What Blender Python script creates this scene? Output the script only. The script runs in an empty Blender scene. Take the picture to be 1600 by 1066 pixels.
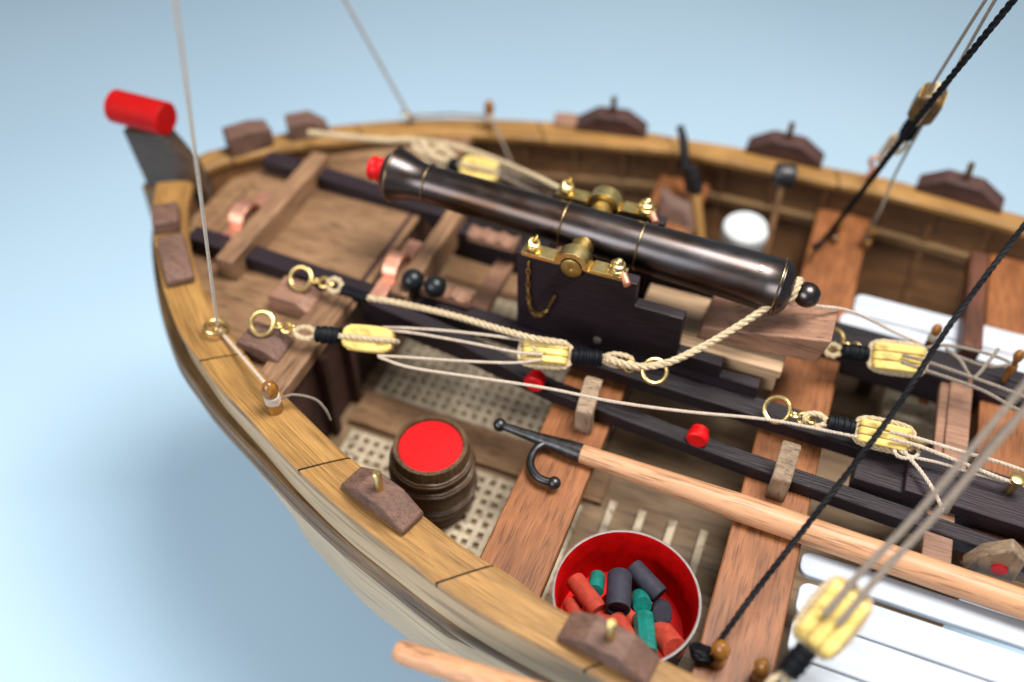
import bpy, bmesh, math, random
from mathutils import Vector as V, Matrix
random.seed(7)
S = 0.01                       # everything below is laid out in centimetres
C = bpy.context.scene.collection
sc = bpy.context.scene
# ------------------------------------------------------------------ camera
F = 1450.0; TH = math.radians(47.0); HC = 22.0
hy = F*math.tan(TH); vv = 850.0; uu = -(hy*hy+F*F)/vv
ex = -V((uu, -hy, F)).normalized(); ey = V((vv, -hy, F)).normalized(); ez = ex.cross(ey)
YC = 20.574                    # centreline of the boat
def ray(px, py):
    d = V((px-800.0, py-533.0, F)); return V((d.dot(ex), d.dot(ey), d.dot(ez)))
def P(px, py, z):
    r = ray(px, py); return V((0, 0, HC)) + r*((z-HC)/r.z)
def Py(px, py, y):
    r = ray(px, py); return V((0, 0, HC)) + r*(y/r.y)
cam = bpy.data.cameras.new('camera'); co = bpy.data.objects.new('camera', cam); C.objects.link(co)
right = V((ex.x, ey.x, ez.x)); down = V((ex.y, ey.y, ez.y)); fwd = V((ex.z, ey.z, ez.z))
M = Matrix((right, -down, -fwd)).transposed().to_4x4()
M.translation = V((0, 0, HC*S)); co.matrix_world = M
cam.sensor_width = 36; cam.lens = 36*F/1600.0
cam.clip_start = 0.005; cam.clip_end = 50
cam.dof.use_dof = True; cam.dof.focus_distance = 24.9*S; cam.dof.aperture_fstop = 4.1; cam.dof.aperture_blades = 0
sc.camera = co
# ------------------------------------------------------------------ world, lamps, exposure
w = bpy.data.worlds.new('World'); sc.world = w; w.use_nodes = True
bg = w.node_tree.nodes['Background']; bg.inputs[0].default_value = (0.86, 0.93, 1.0, 1); bg.inputs[1].default_value = 0.27
def area(name, loc, tgt, size, power, col):
    l = bpy.data.lights.new(name, 'AREA'); l.shape = 'RECTANGLE'; l.size = size[0]*S; l.size_y = size[1]*S; l.energy = power; l.color = col
    o = bpy.data.objects.new(name, l); C.objects.link(o); o.location = V(loc)*S
    o.rotation_euler = (V(tgt)-V(loc)).to_track_quat('-Z', 'Y').to_euler(); return o
area('window_light', (10, 25, 60), (-2, 20, 0), (26, 30), 8.0, (1.0, 0.965, 0.91))
area('hull_fill_light', (-34, -38, 34), (-8, 16, -2), (46, 34), 4.2, (0.95, 0.97, 1.0))  # added fill lamp, lightens the near hull side and softens the card shadow
sc.view_settings.view_transform = 'Standard'; sc.view_settings.look = 'None'
sc.view_settings.exposure = 0.0; sc.view_settings.gamma = 1.0
sc.render.engine = 'CYCLES'
# ------------------------------------------------------------------ materials
def nodes(name):
    m = bpy.data.materials.new(name); m.use_nodes = True
    return m, m.node_tree, m.node_tree.nodes['Principled BSDF']
def coords(nt, stretch, uv, freq):
    tc = nt.nodes.new('ShaderNodeTexCoord'); mp = nt.nodes.new('ShaderNodeMapping')
    k = 1.0 if uv else 100.0
    mp.inputs['Scale'].default_value = tuple(k*freq*s for s in stretch)
    nt.links.new(tc.outputs['UV' if uv else 'Object'], mp.inputs[0]); return mp.outputs[0]
def wood(name, a, b, stretch=(.12, 1, 1), freq=5.0, rough=.5, bump=.15, uv=False, blotch=.35, spec=.35, worn=None):
    m, nt, p = nodes(name); L = nt.links.new
    c = coords(nt, stretch, uv, freq)
    n = nt.nodes.new('ShaderNodeTexNoise'); n.inputs['Scale'].default_value = 1.0; n.inputs['Detail'].default_value = 8; n.inputs['Roughness'].default_value = .7
    L(c, n.inputs[0])
    c2 = coords(nt, tuple(.5+.5*s for s in stretch), uv, freq*.16)
    n2 = nt.nodes.new('ShaderNodeTexNoise'); n2.inputs['Scale'].default_value = 1.0; n2.inputs['Detail'].default_value = 3
    L(c2, n2.inputs[0])
    r = nt.nodes.new('ShaderNodeValToRGB'); r.color_ramp.elements[0].position = .33; r.color_ramp.elements[1].position = .66
    r.color_ramp.elements[0].color = (*b, 1); r.color_ramp.elements[1].color = (*a, 1); L(n.outputs[0], r.inputs[0])
    mx = nt.nodes.new('ShaderNodeMix'); mx.data_type = 'RGBA'; mx.blend_type = 'MULTIPLY'; mx.inputs[0].default_value = 1
    r2 = nt.nodes.new('ShaderNodeValToRGB'); r2.color_ramp.elements[0].position = .35; r2.color_ramp.elements[1].position = .7
    d = 1-blotch; r2.color_ramp.elements[0].color = (d, d*.97, d*.95, 1); r2.color_ramp.elements[1].color = (1.08, 1.06, 1.04, 1); L(n2.outputs[0], r2.inputs[0])
    L(r.outputs[0], mx.inputs[6]); L(r2.outputs[0], mx.inputs[7])
    out = mx.outputs[2]
    # fine dark pores running with the grain
    c3 = coords(nt, tuple(.5*s if s < .9 else 1 for s in stretch), uv, freq*3.2)
    n3 = nt.nodes.new('ShaderNodeTexNoise'); n3.inputs['Scale'].default_value = 1.0; n3.inputs['Detail'].default_value = 2; L(c3, n3.inputs[0])
    r3 = nt.nodes.new('ShaderNodeValToRGB'); r3.color_ramp.elements[0].position = .33; r3.color_ramp.elements[1].position = .47
    r3.color_ramp.elements[0].color = (.45, .42, .4, 1); r3.color_ramp.elements[1].color = (1, 1, 1, 1); L(n3.outputs[0], r3.inputs[0])
    m3 = nt.nodes.new('ShaderNodeMix'); m3.data_type = 'RGBA'; m3.blend_type = 'MULTIPLY'; m3.inputs[0].default_value = .8
    L(out, m3.inputs[6]); L(r3.outputs[0], m3.inputs[7]); out = m3.outputs[2]
    if worn:
        g = nt.nodes.new('ShaderNodeNewGeometry'); rw = nt.nodes.new('ShaderNodeValToRGB')
        rw.color_ramp.elements[0].position = .53; rw.color_ramp.elements[1].position = .60
        L(g.outputs['Pointiness'], rw.inputs[0])
        m4 = nt.nodes.new('ShaderNodeMix'); m4.data_type = 'RGBA'; L(rw.outputs[0], m4.inputs[0]); L(out, m4.inputs[6]); m4.inputs[7].default_value = (*worn, 1); out = m4.outputs[2]
    L(out, p.inputs['Base Color'])
    p.inputs['Roughness'].default_value = rough; p.inputs['Specular IOR Level'].default_value = spec
    bm_ = nt.nodes.new('ShaderNodeBump'); bm_.inputs['Strength'].default_value = bump*3; bm_.inputs['Distance'].default_value = .0002
    ad = nt.nodes.new('ShaderNodeMath'); ad.operation = 'ADD'; L(n.outputs[0], ad.inputs[0]); L(n3.outputs[0], ad.inputs[1])
    L(ad.outputs[0], bm_.inputs['Height']); L(bm_.outputs[0], p.inputs['Normal'])
    return m
def metal(name, a, b, rough=.3, freq=2.0, metallic=1.0, stretch=(1, 1, 1), rv=.15, bump=.1):
    m, nt, p = nodes(name); L = nt.links.new
    n = nt.nodes.new('ShaderNodeTexNoise'); n.inputs['Scale'].default_value = 1; n.inputs['Detail'].default_value = 6; L(coords(nt, stretch, False, freq), n.inputs[0])
    r = nt.nodes.new('ShaderNodeValToRGB'); r.color_ramp.elements[0].position = .35; r.color_ramp.elements[1].position = .65
    r.color_ramp.elements[0].color = (*b, 1); r.color_ramp.elements[1].color = (*a, 1); L(n.outputs[0], r.inputs[0]); L(r.outputs[0], p.inputs['Base Color'])
    p.inputs['Metallic'].default_value = metallic
    mr = nt.nodes.new('ShaderNodeMapRange'); mr.inputs[3].default_value = max(.02, rough-rv); mr.inputs[4].default_value = rough+rv
    n2 = nt.nodes.new('ShaderNodeTexNoise'); n2.inputs['Scale'].default_value = 1; n2.inputs['Detail'].default_value = 8; L(coords(nt, stretch, False, freq*4), n2.inputs[0])
    L(n2.outputs[0], mr.inputs[0]); L(mr.outputs[0], p.inputs['Roughness'])
    b_ = nt.nodes.new('ShaderNodeBump'); b_.inputs['Strength'].default_value = bump; b_.inputs['Distance'].default_value = .0001; L(n2.outputs[0], b_.inputs['Height']); L(b_.outputs[0], p.inputs['Normal'])
    return m
def paint(name, a, rough=.4, var=.12, freq=3.0, bump=.15, spec=.5, stretch=(1, 1, 1)):
    b = tuple(x*(1-var*2) for x in a)
    m = metal(name, a, b, rough, freq, 0.0, stretch, .08, bump); m.node_tree.nodes['Principled BSDF'].inputs['Specular IOR Level'].default_value = spec; return m
MT = {}
GOLD, GOLD2 = (.42, .235, .075), (.25, .125, .035)
MT['rail'] = wood('golden_oak', GOLD, GOLD2, (.07, 3.0, 1), 5.5, .36, .3, uv=True, blotch=.3)
MT['walnut'] = wood('walnut', (.19, .105, .075), (.11, .058, .044), (.3, 1.2, 1), 7.0, .6, .3, blotch=.25)
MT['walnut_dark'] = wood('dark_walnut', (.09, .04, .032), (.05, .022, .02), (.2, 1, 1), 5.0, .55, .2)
MT['mahogany'] = wood('mahogany', (.31, .118, .040), (.19, .066, .023), (1.3, .13, 1), 5.5, .45, .15, blotch=.25)
MT['ebony'] = wood('black_stained_wood', (.012, .006, .009), (.005, .003, .005), (.1, 1, 1), 6.0, .5, .35, worn=(.03, .018, .024), spec=.28)
MT['deck'] = wood('oiled_platform_wood', (.32, .19, .10), (.23, .125, .065), (.35, 1.2, 1), 2.2, .5, .1, blotch=.3)
MT['beam'] = wood('brown_beam_wood', (.33, .19, .105), (.22, .12, .065), (1.2, .15, 1), 4.0, .5, .15)
MT['inner'] = wood('dark_inner_planking', (.19, .092, .036), (.11, .05, .02), (.12, 1.5, 1.5), 2.2, .6, .2, blotch=.45)
MT['stringer'] = wood('stringer_wood', (.25, .155, .07), (.16, .095, .045), (.12, 1, 1), 3, .55, .1)
MT['cream'] = wood('varnished_limewood', (.47, .355, .22), (.40, .30, .185), (.08, 2.5, 1), 2.2, .4, .05, uv=True, blotch=.15)
MT['wale'] = wood('wale_wood', (.22, .125, .045), (.09, .045, .016), (.12, 1.5, 1), 3.5, .4, .3, uv=True, blotch=.45)
MT['floor'] = wood('floor_boards', (.30, .195, .11), (.20, .13, .072), (.2, 1, 1), 2.0, .5, .1)
MT['grating'] = wood('grating_limewood', (.68, .58, .43), (.54, .45, .32), (.5, .5, 1), 4.0, .6, .1)
MT['beech'] = wood('beech', (.57, .31, .17), (.49, .255, .135), (.12, 1, 1), 4.0, .45, .05, blotch=.15)
MT['pale'] = wood('pale_pearwood', (.52, .36, .22), (.40, .265, .16), (.12, 1, 1), 3.0, .5, .05, blotch=.15)
MT['pink'] = wood('pearwood', (.33, .18, .115), (.22, .115, .075), (.15, 1, 1), 4.0, .5, .1, blotch=.2)
MT['rawstrap'] = wood('raw_edge_wood', (.36, .26, .17), (.22, .15, .10), (.6, 1, .3), 6.0, .6, .2)
MT['darkred'] = wood('dark_red_brown', (.13, .045, .022), (.07, .025, .013), (1.2, .13, 1), 4.5, .5, .15)
MT['hoop'] = wood('hoop_wood', (.16, .09, .04), (.06, .03, .014), (.3, .3, 2), 4.0, .4, .3, blotch=.6)
MT['barrel'] = wood('barrel_oak', (.17, .095, .042), (.07, .036, .017), (1.2, 1.2, .15), 4.0, .45, .3, blotch=.45)
MT['pinwood'] = wood('amber_boxwood', (.40, .17, .03), (.20, .075, .012), (1, 1, .3), 4.0, .22, .05, spec=.6)
MT['boxwood'] = wood('yellow_boxwood', (.80, .62, .20), (.66, .46, .12), (.3, .8, .8), 4.0, .38, .12, blotch=.25)
MT['white'] = paint('white_paint', (.50, .54, .60), .6, .10, 2.5, .3, .3, (.25, 1, 1))
MT['whitecap'] = paint('white_cap_paint', (.54, .56, .58), .5, .05, 3, .1, .2)
MT['red'] = paint('red_paint', (.60, .004, .006), .45, .10, 3, .6, .25, (.3, 1, 1))
MT['redbucket'] = paint('red_bucket_lining', (.62, .002, .002), .6, .15, 3, .5, .12)
MT['redcyl'] = paint('dull_red_paint', (.38, .004, .004), .55, .07, 2, .3, .12)
MT['redclay'] = paint('rust_red_paper', (.42, .05, .028), .75, .15, 5, .4, .2)
MT['teal'] = paint('teal_paint', (.004, .19, .155), .4, .2, 6, .3)
MT['slate'] = paint('slate_grey_paper', (.035, .034, .05), .7, .15, 5, .4, .25)
MT['tub'] = paint('lilac_grey_metal', (.22, .18, .17), .45, .15, 5)
MT['gun'] = metal('patinated_gunmetal', (.10, .092, .095), (.065, .034, .02), .31, 1.0, 1.0, (.4, 1, 1), .09, .12)
MT['iron'] = metal('blued_iron', (.07, .072, .08), (.04, .036, .034), .38, 5, .9)
MT['shot'] = metal('blackened_shot', (.014, .018, .021), (.008, .010, .012), .35, 5, .4)
MT['band'] = metal('bronze_band', (.34, .25, .14), (.16, .11, .06), .35, 5)
MT['brass'] = metal('brass', (.80, .62, .27), (.60, .43, .16), .32, 4, 1, (1, 1, 1), .1, .5)
MT['dullbrass'] = metal('dull_brass', (.55, .38, .13), (.38, .25, .08), .42, 5, 1)
MT['copper'] = metal('copper', (.92, .50, .36), (.78, .36, .24), .5, 4, 1)
MT['stem'] = wood('stem_wood', (.085, .052, .034), (.045, .028, .020), (.3, 1, 1), 3, .35, .1)
MT['olive'] = paint('olive_stained_wood', (.12, .065, .016), .4, .2)
MT['blackiron'] = paint('matt_black_iron', (.012, .012, .014), .4, .1)
def fibre(name, a, b, freq=12, rough=.85, fuzz=.3):
    m = metal(name, a, b, rough, freq, 0, (1, 1, 1), .1, .8); p = m.node_tree.nodes['Principled BSDF']
    p.inputs['Specular IOR Level'].default_value = .15; p.inputs['Sheen Weight'].default_value = fuzz; return m
MT['rope'] = fibre('hemp_rope', (.56, .44, .28), (.38, .29, .18), fuzz=.15)
MT['line'] = fibre('thin_hemp_line', (.52, .43, .34), (.40, .32, .25))
MT['greyline'] = fibre('grey_line', (.25, .20, .16), (.17, .14, .115), fuzz=.1)
MT['blackrope'] = fibre('tarred_rope', (.007, .007, .009), (.004, .004, .005), 12, .6, 0)
MT['thread'] = fibre('black_thread', (.006, .008, .011), (.003, .003, .004), 14, .5, 0)
# background sheet
m, nt, p = nodes('blue_card'); L = nt.links.new
tc = nt.nodes.new('ShaderNodeTexCoord'); n = nt.nodes.new('ShaderNodeTexNoise'); n.inputs['Scale'].default_value = 3; n.inputs['Detail'].default_value = 2
L(tc.outputs['Object'], n.inputs[0]); r = nt.nodes.new('ShaderNodeValToRGB')
r.color_ramp.elements[0].color = (.47, .65, .80, 1); r.color_ramp.elements[1].color = (.52, .70, .84, 1); r.color_ramp.elements[0].position = .3; r.color_ramp.elements[1].position = .7
L(n.outputs[0], r.inputs[0]); L(r.outputs[0], p.inputs['Base Color']); p.inputs['Roughness'].default_value = .5
MT['card'] = m
# ------------------------------------------------------------------ mesh helper
class MB:
    def __init__(s): s.v = []; s.f = []; s.uv = []; s.sm = []
    def add(s, vs, fs, uvs=None, smooth=True):
        o = len(s.v); s.v += [V(q) for q in vs]
        for i, q in enumerate(fs):
            s.f.append([o+k for k in q]); s.uv.append([uvs[k] for k in q] if uvs else [(0, 0)]*len(q)); s.sm.append(smooth)
    def prism(s, poly, vec):
        vec = V(vec); n = len(poly); a = [V(q) for q in poly]; b = [q+vec for q in a]
        nn = V((0, 0, 0))
        for i in range(n): nn += a[i].cross(a[(i+1) % n])
        if nn.dot(vec) > 0: a, b = a[::-1], b[::-1]
        fs = [list(range(n)), list(range(2*n-1, n-1, -1))]
        for i in range(n): j = (i+1) % n; fs.append([j, i, n+i, n+j])
        s.add(a+b, fs)
        return s
    def box(s, lo, hi):
        (x0, y0, z0), (x1, y1, z1) = lo, hi
        return s.prism([(x0, y0, z0), (x1, y0, z0), (x1, y1, z0), (x0, y1, z0)], (0, 0, z1-z0))
    def obox(s, c, a, b, n, h):          # centre, two axes, third axis, full sizes
        c = V(c); a = V(a).normalized()*h[0]/2; b = V(b).normalized()*h[1]/2; n = V(n).normalized()*h[2]
        return s.prism([c-a-b-n/2, c+a-b-n/2, c+a+b-n/2, c-a+b-n/2], n)
    def tube(s, path, r, n=8, cap=True, closed=False):
        path = [V(q) for q in path]; m_ = len(path)
        rs = r if isinstance(r, (list, tuple)) else [r]*m_
        ts = []
        for i in range(m_):
            if closed: t = path[(i+1) % m_]-path[i-1]
            else: t = path[min(i+1, m_-1)]-path[max(i-1, 0)]
            ts.append(t.normalized())
        u = ts[0].orthogonal().normalized(); vs = []; prev = ts[0]
        for i in range(m_):
            t = ts[i]; ax = prev.cross(t)
            if ax.length > 1e-9:
                u = Matrix.Rotation(prev.angle(t), 3, ax.normalized()) @ u
            u = (u-t*u.dot(t)).normalized(); w_ = t.cross(u); prev = t
            for k in range(n):
                a = 2*math.pi*k/n; vs.append(path[i]+(u*math.cos(a)+w_*math.sin(a))*rs[i])
        fs = []
        for i in range(m_ if closed else m_-1):
            for k in range(n):
                j = (i+1) % m_; fs.append([i*n+k, i*n+(k+1) % n, j*n+(k+1) % n, j*n+k])
        if cap and not closed: fs.append(list(range(n))[::-1]); fs.append([(m_-1)*n+k for k in range(n)])
        s.add(vs, fs); return s
    def lathe(s, o, d, prof, n=40, caps=(True, True)):
        o = V(o); d = V(d).normalized(); u = d.orthogonal().normalized(); w_ = d.cross(u); vs = []; fs = []
        for t, r in prof:
            for k in range(n):
                a = 2*math.pi*k/n; vs.append(o+d*t+(u*math.cos(a)+w_*math.sin(a))*max(r, 1e-4))
        for i in range(len(prof)-1):
            for k in range(n): fs.append([i*n+k, i*n+(k+1) % n, (i+1)*n+(k+1) % n, (i+1)*n+k])
        if caps[0]: fs.append(list(range(n))[::-1])
        if caps[1]: fs.append([(len(prof)-1)*n+k for k in range(n)])
        s.add(vs, fs); return s
    def ball(s, c, r, n=16):
        prof = [(-r*math.cos(math.pi*i/n), r*math.sin(math.pi*i/n)) for i in range(n+1)]
        return s.lathe(c, (0, 0, 1), prof, n*2)
    def ring(s, c, nrm, R, r, n=28, m_=8):
        nrm = V(nrm).normalized(); u = nrm.orthogonal().normalized(); w_ = nrm.cross(u); c = V(c)
        return s.tube([c+(u*math.cos(2*math.pi*k/n)+w_*math.sin(2*math.pi*k/n))*R for k in range(n)], r, m_, closed=True)
    def laid(s, path, R, pitch=None, strands=3, closed=False, n=6):
        pitch = pitch or R*7; path = smooth(path, max(.04, pitch/9), closed); m_ = len(path); ph = 0; t0 = (path[1]-path[0]).normalized(); u = t0.orthogonal().normalized(); prev = t0
        P_ = [[] for _ in range(strands)]
        for i in range(m_):
            t = (path[min(i+1, m_-1)]-path[max(i-1, 0)]).normalized(); ax = prev.cross(t)
            if ax.length > 1e-9: u = Matrix.Rotation(prev.angle(t), 3, ax.normalized()) @ u
            u = (u-t*u.dot(t)).normalized(); w_ = t.cross(u); prev = t
            if i: ph += (path[i]-path[i-1]).length/pitch*2*math.pi
            for k in range(strands):
                a = ph+2*math.pi*k/strands; P_[k].append(path[i]+(u*math.cos(a)+w_*math.sin(a))*R*.5)
        for q in P_: s.tube(q, R*.56, n)
        return s
    def build(s, name, mat, parent=None, bevel=0, seg=2, origin=None, ang=35):
        me = bpy.data.meshes.new(name); o = bpy.data.objects.new(name, me); C.objects.link(o)
        if parent is not None: org = V(parent['_o'])
        elif origin is not None: org = V(origin)
        else:
            xs = [min(q[k] for q in s.v) for k in range(3)]; xe = [max(q[k] for q in s.v) for k in range(3)]
            org = V(((xs[0]+xe[0])/2, (xs[1]+xe[1])/2, xs[2]))
        me.from_pydata([tuple((q-org)*S) for q in s.v], [], s.f)
        uvl = me.uv_layers.new(name='UVMap'); k = 0
        for q in s.uv:
            for c_ in q: uvl.data[k].uv = c_; k += 1
        me.polygons.foreach_set('use_smooth', s.sm); me.materials.append(MT[mat] if isinstance(mat, str) else mat)
        me.update(); me.set_sharp_from_angle(angle=math.radians(ang))
        o['_o'] = tuple(org)
        if parent is not None: o.parent = parent
        else: o.location = org*S
        if bevel:
            b = o.modifiers.new('bevel', 'BEVEL'); b.width = bevel*S; b.segments = seg; b.limit_method = 'ANGLE'; b.angle_limit = math.radians(40); b.harden_normals = False
        return o
def smooth(path, step=.1, closed=False):
    path = [V(q) for q in path]; n = len(path)
    if n == 2:
        k = max(2, int((path[1]-path[0]).length/step)); return [path[0].lerp(path[1], i/k) for i in range(k+1)]
    out = []
    rng = n if closed else n-1
    for i in range(rng):
        p0 = path[i-1] if (i > 0 or closed) else path[0]*2-path[1]
        p1 = path[i]; p2 = path[(i+1) % n]; p3 = path[(i+2) % n] if (closed or i+2 < n) else path[n-1]*2-path[n-2]
        k = max(2, int((p2-p1).length/step))
        for j in range(k):
            t = j/k; out.append(.5*((2*p1)+(p2-p0)*t+(2*p0-5*p1+4*p2-p3)*t*t+(3*p1-p0-3*p2+p3)*t**3))
    out.append(path[0] if closed else path[-1]); return out
def tag(o, label, cat=None, group=None, kind=None):
    o['label'] = label
    if cat: o['category'] = cat
    if group: o['group'] = group
    if kind: o['kind'] = kind
    return o
def thing(name, org, label, cat, group=None):
    o = bpy.data.objects.new(name, None); C.objects.link(o); o.empty_display_size = .005; o.location = V(org)*S; o['_o'] = tuple(V(org)); return tag(o, label, cat, group)
def clone(o, parent=None, shift=None, rot=None):
    kids = list(o.children); c = o.copy(); C.objects.link(c)
    if parent: c.parent = parent
    if shift is not None: c.location = V(o.location)+V(shift)*S
    if rot is not None: c.rotation_euler = (c.rotation_euler[0], c.rotation_euler[1], c.rotation_euler[2]+rot)
    for k in kids: clone(k, c)
    return c
X, Y, Z = V((1, 0, 0)), V((0, 1, 0)), V((0, 0, 1))
# ------------------------------------------------------------------ setting: the blue card under and behind the model
KEEL = -7.5; CARD = -17.0
g = MB().box((-200, -120, CARD-.3), (200, 260, CARD)); tag(g.build('ground', 'card'), 'seamless pale blue card under the boat model', kind='structure')
# ------------------------------------------------------------------ the hull
def zr(x): return 1.25+.0034*max(0, -6-x)**2
def onrail(px, py):
    z = 1.4
    for _ in range(12): z = zr(P(px, py, z).x)
    return P(px, py, z)
nout = [(244, 286), (238, 330), (241, 380), (252, 440), (272, 500), (287, 530), (310, 562), (340, 602), (390, 655), (461, 730), (532, 795), (585, 837), (682, 912), (750, 957), (850, 1012), (930, 1055), (1010, 1100), (1120, 1160), (1300, 1250)]
ninn = [(303, 282), (294, 310), (292, 335), (297, 387), (310, 430), (340, 485), (380, 547), (412, 587), (450, 622), (520, 690), (560, 724), (660, 803), (727, 855), (800, 899), (870, 947), (1037, 1030), (1110, 1064), (1230, 1120), (1400, 1190)]
fout = [(296, 249), (325, 236), (355, 229), (430, 210), (500, 199), (575, 191), (675, 185), (770, 186), (862, 190), (940, 197), (1010, 206), (1075, 218), (1157, 231), (1285, 259), (1355, 272), (1425, 288), (1557, 325), (1640, 349), (1800, 398)]
finn = [(318, 266), (345, 254), (382, 244), (440, 231), (500, 223), (575, 216), (675, 210), (760, 211), (850, 217), (950, 226), (1050, 236), (1100, 244), (1170, 259), (1290, 284), (1370, 300), (1450, 320), (1570, 352), (1650, 376), (1800, 420)]
def resamp(pts, n=90):
    q = smooth(pts, .15); d = [0]
    for i in range(1, len(q)): d.append(d[-1]+(q[i]-q[i-1]).length)
    out = []; j = 0
    for k in range(n+1):
        t = d[-1]*k/n
        while j < len(d)-2 and d[j+1] < t: j += 1
        a = (t-d[j])/max(1e-9, d[j+1]-d[j]); out.append(q[j].lerp(q[j+1], a))
    return out
NO, NI = resamp([onrail(*q) for q in nout]), resamp([onrail(*q) for q in ninn])
FO, FI = resamp([onrail(*q) for q in fout]), resamp([onrail(*q) for q in finn])
boat = thing('model_boat', (-6, YC, KEEL), 'open wooden model boat with golden cap rail and curved bow', 'model boat')
def rail_side(O, I, seams, th=.26):
    n = len(O)-1; L_ = [0]
    for i in range(1, n+1): L_.append(L_[-1]+(O[i]-O[i-1]).length)
    cuts = [0]+seams+[n]
    for a, b in zip(cuts[:-1], cuts[1:]):
        mb = MB(); vs = []; uv = []
        g0 = .035/(L_[1]-L_[0])
        idx = [a+(g0 if a else 0)]+list(range(a+1, b))+[b-(g0 if b < n else 0)]
        off = random.random()*40
        for t in idx:
            i = min(int(t), n-1); q = t-i; o = O[i].lerp(O[i+1], q); c = I[i].lerp(I[i+1], q); l = L_[i]+(L_[min(i+1, n)]-L_[i])*q
            wd = (o-c).length; e = (c-o).normalized()
            prof = [(o+Z*-th, 0), (o+Z*-.03, .01), (o+e*.04, .05), (o+e*(wd*.5)+Z*.02, wd*.5), (c-e*.10, wd-.1), (c-e*.07+Z*-.035, wd-.07), (c-e*.03+Z*-.04, wd-.03), (c+Z*-.07, wd), (c+Z*-th, wd+.2)]
            for v_, u_ in prof: vs.append(v_); uv.append((l+off, u_))
        m_ = 9; fs = []
        for k in range(len(idx)-1):
            for j in range(m_): fs.append([k*m_+j, (k+1)*m_+j, (k+1)*m_+(j+1) % m_, k*m_+(j+1) % m_])
        fs.append(list(range(m_))); fs.append([(len(idx)-1)*m_+j for j in range(m_)][::-1])
        mb.add(vs, fs, uv); ob = mb.build('rail_plank', 'rail', boat)
def nearest(O, px, py):
    t = onrail(px, py); return min(range(len(O)), key=lambda i: (O[i]-t).length)
SN = [nearest(NO, 310, 562), nearest(NO, 461, 730), nearest(NO, 682, 912), nearest(NO, 912, 1045)]
SF = [nearest(FO, 350, 230), nearest(FO, 560, 192), nearest(FO, 845, 189), nearest(FO, 1048, 213), nearest(FO, 1310, 265)]
rail_side(NO, NI, SN); rail_side(FO, FI, SF)
# dark glue line under the rail, shown in the joints
def strip(O, I, name, mat, prof_fn, uvs=True, parent=None, a=0, b=None):
    mb = MB(); vs = []; uv = []; l = 0; b = b or len(O); m_ = 0
    for i in range(a, b):
        if i > a: l += (O[i]-O[i-1]).length
        pr = prof_fn(i, O[i], I[i]); m_ = len(pr); u_ = 0
        for j, q in enumerate(pr):
            if j: u_ += (pr[j]-pr[j-1]).length
            vs.append(q); uv.append((l, u_))
    fs = []
    for k in range(b-a-1):
        for j in range(m_-1): fs.append([k*m_+j, (k+1)*m_+j, (k+1)*m_+j+1, k*m_+j+1])
    mb.add(vs, fs, uv); o = mb.build(name, mat, parent if parent is not None else boat); return o
def loopstrip(O, I, name, mat, fn): return strip(O, I, name, mat, lambda i, o, c: (lambda q: q+[q[0]])(fn(i, o, c)))
for O, I in ((NO, NI), (FO, FI)):
    def glue(i, o, c):
        e = (c-o).normalized(); return [o+e*.03+Z*-.30, o+e*.012+Z*-.06, o+e*.03+Z*-.012, c-e*.03+Z*-.075, c-e*.03+Z*-.30]
    loopstrip(O, I, 'rail_joint', 'thread', glue)
def hull_fn(i, o, c):
    # outer planking from under the rail down to the keel; b = half breadth
    e = (o-c).normalized(); e.z = 0; s_ = 1 if o.y > YC else -1
    b = abs(o.y-YC); t = min(1, max(0, (o.x+22.5)/14)); bil = .55+.45*t
    out = []; D = o.z-.28-KEEL
    for k in range(25):
        q = k/24; a = q*math.pi/2
        zz = o.z-.28-D*(math.sin(a)**1.15 if a else 0)
        fl = math.cos(a)**(.62 if bil > .9 else .62+.5*(1-t))
        yy = YC+s_*max(.12, (b-.12)*fl+(1.5*math.sin(2*a)*t))
        xx = o.x+.1*(1-t)+(1-fl)*(1-t)*3.0
        out.append(V((xx, yy, zz)))
    return out
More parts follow.
